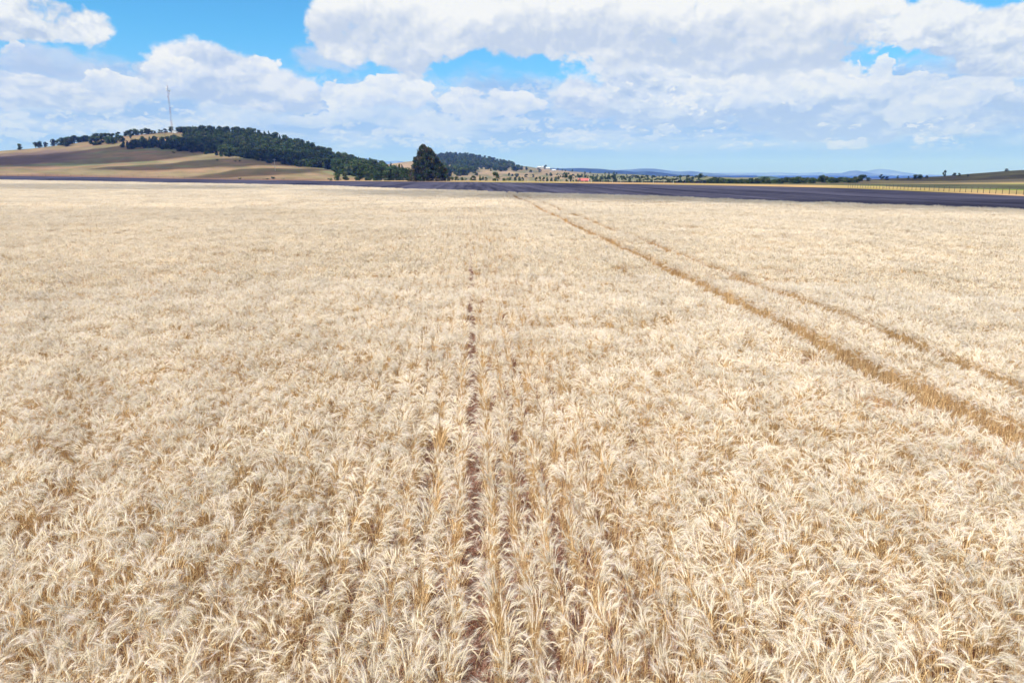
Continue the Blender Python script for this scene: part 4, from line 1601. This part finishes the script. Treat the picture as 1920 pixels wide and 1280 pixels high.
a, _ = ray(1095, 335)
rr_ = 600
house('red_roofed_barn', rr_ * math.sin(a), rr_ * math.cos(a), surf_z(a, rr_) + 0.3, 8.6, 6.5, 1.7, 1.7, -a - 0.15, dark_wall, red_roof, 'low dark barn with bright red pitched roof on the plain beyond the fence', 'barn', 3)
flat_tree(1086, 337, 596, 4, 'bush', 'dark shrub at the left end of the red roofed barn', cat='shrub', name='shrub', z=0)
pole(1104, 344, 18, None, 'pale tall pole beside the red roofed barn', r=330, cross=False)
for px, py, w, h, rf, lb in ((1011, 315.5, 9, 2.6, grey_roof, 'left white house of the three on the ridge'), (1019, 314.5, 7, 4.6, grey_roof, 'tall middle white house of the three on the ridge'),
                             (1027, 316.2, 9, 2.6, grey_roof, 'right white house of the three on the ridge'), (1038, 321, 7, 2.0, grey_roof, 'low white shed on the slope below the three ridge houses'),
                             (1442, 343, 3.5, 2.4, grey_roof, None)):
    if lb:
        x, y, z, r = on_hill(hill_mid, px, py)
        house('white_house', x, y, z, w, 7, h, 2.0, -math.atan2(x, y) + 0.2, wall_white, rf, lb, 'house', 3)

# ------------------------------------------------------------------ fences
def fence(name, pts, post_h, mat, label, wires=3, thick=0.07):
    """pts: world xyz of each post"""
    c = Vector(pts[0])
    root = empty(name, c)
    for p in pts:
        v = Vector(p) - c
        h = post_h * trnd.uniform(0.93, 1.08)
        mb = MB()
        mb.tube(v - Vector((0, 0, 0.3)), v + Vector((trnd.uniform(-.05, .05), trnd.uniform(-.05, .05), h)), thick, thick * 0.85, 6)
        mb.build('post', [mat], root)
    for k in range(wires):
        hz = post_h * (0.3 + 0.6 * k / max(1, wires - 1))
        mb = MB()
        for p, q in zip(pts[:-1], pts[1:]):
            mb.tube(Vector(p) - c + Vector((0, 0, hz)), Vector(q) - c + Vector((0, 0, hz)), 0.006, k=3)
        mb.build('wire', [wire_mat], root)
    tag(root, label, 'fence')


def fence_pts(px_list, yf, rf):
    out = []
    for px in px_list:
        a, te = ray(px, yf(px))
        r = rf(px)
        out.append((r * math.sin(a), r * math.cos(a), max(0.0, CAM_H + r * te)))
    return out


pxs = []
px = 1590.0
while px < 2080:
    pxs.append(px)
    px += 4.2 + (px - 1590) * 0.030 + trnd.uniform(-.4, .4)
yf = lambda p: np.interp(p, [1590, 1660, 1750, 1800, 1860, 1920, 2100], [352.6, 354.6, 359.0, 361.2, 364.3, 367.0, 377])
rf = lambda p: (np.interp(ray(p, 327)[0], plr[0], plr[1]) + 1.5)
fence('wire_fence', fence_pts(pxs, yf, rf), 1.0, wood_mat, 'wire fence on dark posts in front of the yellow grass on the right', thick=0.045)
pxs = [700 + 19.4 * k + trnd.uniform(-2, 2) for k in range(30)]
yf = lambda p: np.interp(p, [690, 880, 1060, 1240, 1400], [340.4, 341.2, 342.9, 345.2, 348])
rf = lambda p: (np.interp(ray(p, 327)[0], plr[0], plr[1]) + 8)
fence('wire_fence', fence_pts(pxs, yf, rf), 1.5, pale_mat, 'wire fence on pale posts passing in front of the great conifer')
pxs = [-60 + 24 * k + trnd.uniform(-2, 2) for k in range(18)]
yf = lambda p: np.interp(p, [-60, 0, 160, 320, 480], [330.5, 330.3, 332.2, 335.4, 337.6])
rf = lambda p: (np.interp(ray(p, 327)[0], plr[0], plr[1]) + 2)
fence('wire_fence', fence_pts(pxs, yf, rf), 1.9, wood_mat, 'thin fence of sparse dark posts below the left hill')

# ------------------------------------------------------------------ unseen clouds added outside the view to shade the hills and wheat
def cloud_mat(name, clear):
    m, nt, out = new_mat(name)
    d = nt.nodes.new('ShaderNodeBsdfDiffuse')
    d.inputs['Color'].default_value = (0.9, 0.92, 0.95, 1)
    t = nt.nodes.new('ShaderNodeBsdfTransparent')
    mx = nt.nodes.new('ShaderNodeMixShader')
    mx.inputs[0].default_value = clear
    nt.links.new(d.outputs[0], mx.inputs[1])
    nt.links.new(t.outputs[0], mx.inputs[2])
    nt.links.new(mx.outputs[0], out.inputs[0])
    return m


def shade_cloud(tx, ty, tz, sx, sy, rz, clear, seed, alt=1300.0):
    """a lumpy flat-bottomed cumulus standing where its shade falls on (tx, ty)"""
    k = (alt - tz) / sun_dir.z
    c = Vector((tx, ty, tz)) + sun_dir * k
    V, F = [], []
    nu, nv = 40, 16
    for j in range(nv + 1):
        ph = math.pi * j / nv
        for i in range(nu):
            th = 2 * math.pi * i / nu
            d = Vector((math.sin(ph) * math.cos(th), math.sin(ph) * math.sin(th), math.cos(ph)))
            r = 1 + 0.55 * mn.fractal(d * 1.7 + Vector((seed, 0, 0)), 0.9, 2.1, 5)
            V.append((d.x * r * sx, d.y * r * sy, max(d.z, -0.25) * r * min(sx, sy) * 0.5))
    for j in range(nv):
        for i in range(nu):
            a_, b_ = j * nu + i, j * nu + (i + 1) % nu
            F.append((a_, b_, b_ + nu, a_ + nu))
    o = link('shade_cloud', mesh_np('shade_cloud', V, F, [cloud_mat('cloud_white', clear)], smooth=True), None, c)
    o.rotation_euler = (0, 0, rz)
    tag(o, kind='structure')
    return o


def shade_spot(hill, px, py):
    x, y, z, r = on_hill(hill, px, py)
    return x, y, z


x, y, z = shade_spot(hill_left, 110, 297)
shade_cloud(x, y, z, 150, 62, 0.25, 0.12, 3.0)
x, y, z = shade_spot(hill_left, 230, 293)
shade_cloud(x, y, z, 80, 44, 0.3, 0.15, 7.0)
x, y, z = shade_spot(hill_left, 400, 308)
shade_cloud(x, y, z, 95, 36, 0.3, 0.15, 11.0)
x, y, z = shade_spot(hill_left, 520, 318)
shade_cloud(x, y, z, 60, 30, 0.6, 0.25, 15.0)
shade_cloud(48, 74, 0, 46, 15, -0.78, 0.56, 19.0, 1000.0)
shade_cloud(5, 104, 0, 38, 13, -0.78, 0.6, 23.0, 1000.0)
shade_cloud(-90, 180, 0, 60, 20, -0.6, 0.7, 27.0, 1000.0)
x, y, z = shade_spot(hill_right, 1800, 331)
shade_cloud(x, y, z, 110, 70, 0.3, 0.35, 31.0)

# ------------------------------------------------------------------ haze
mz, nt, out = new_mat('haze_air')
pv = nt.nodes.new('ShaderNodeVolumePrincipled')
pv.inputs['Color'].default_value = (0.12, 0.26, 1.0, 1)
pv.inputs['Absorption Color'].default_value = (1, 1, 1, 1)
pv.inputs['Density'].default_value = 1.15e-4
pv.inputs['Anisotropy'].default_value = 0.0
nt.links.new(pv.outputs[0], out.inputs['Volume'])
mb = MB()
mb.box((0, 12000, 240), (56000, 30000, 560))
hz = mb.build('haze', [mz])
hz.display_type = 'WIRE'
tag(hz, 'pale blue air that fades the far hills', 'haze', kind='stuff')
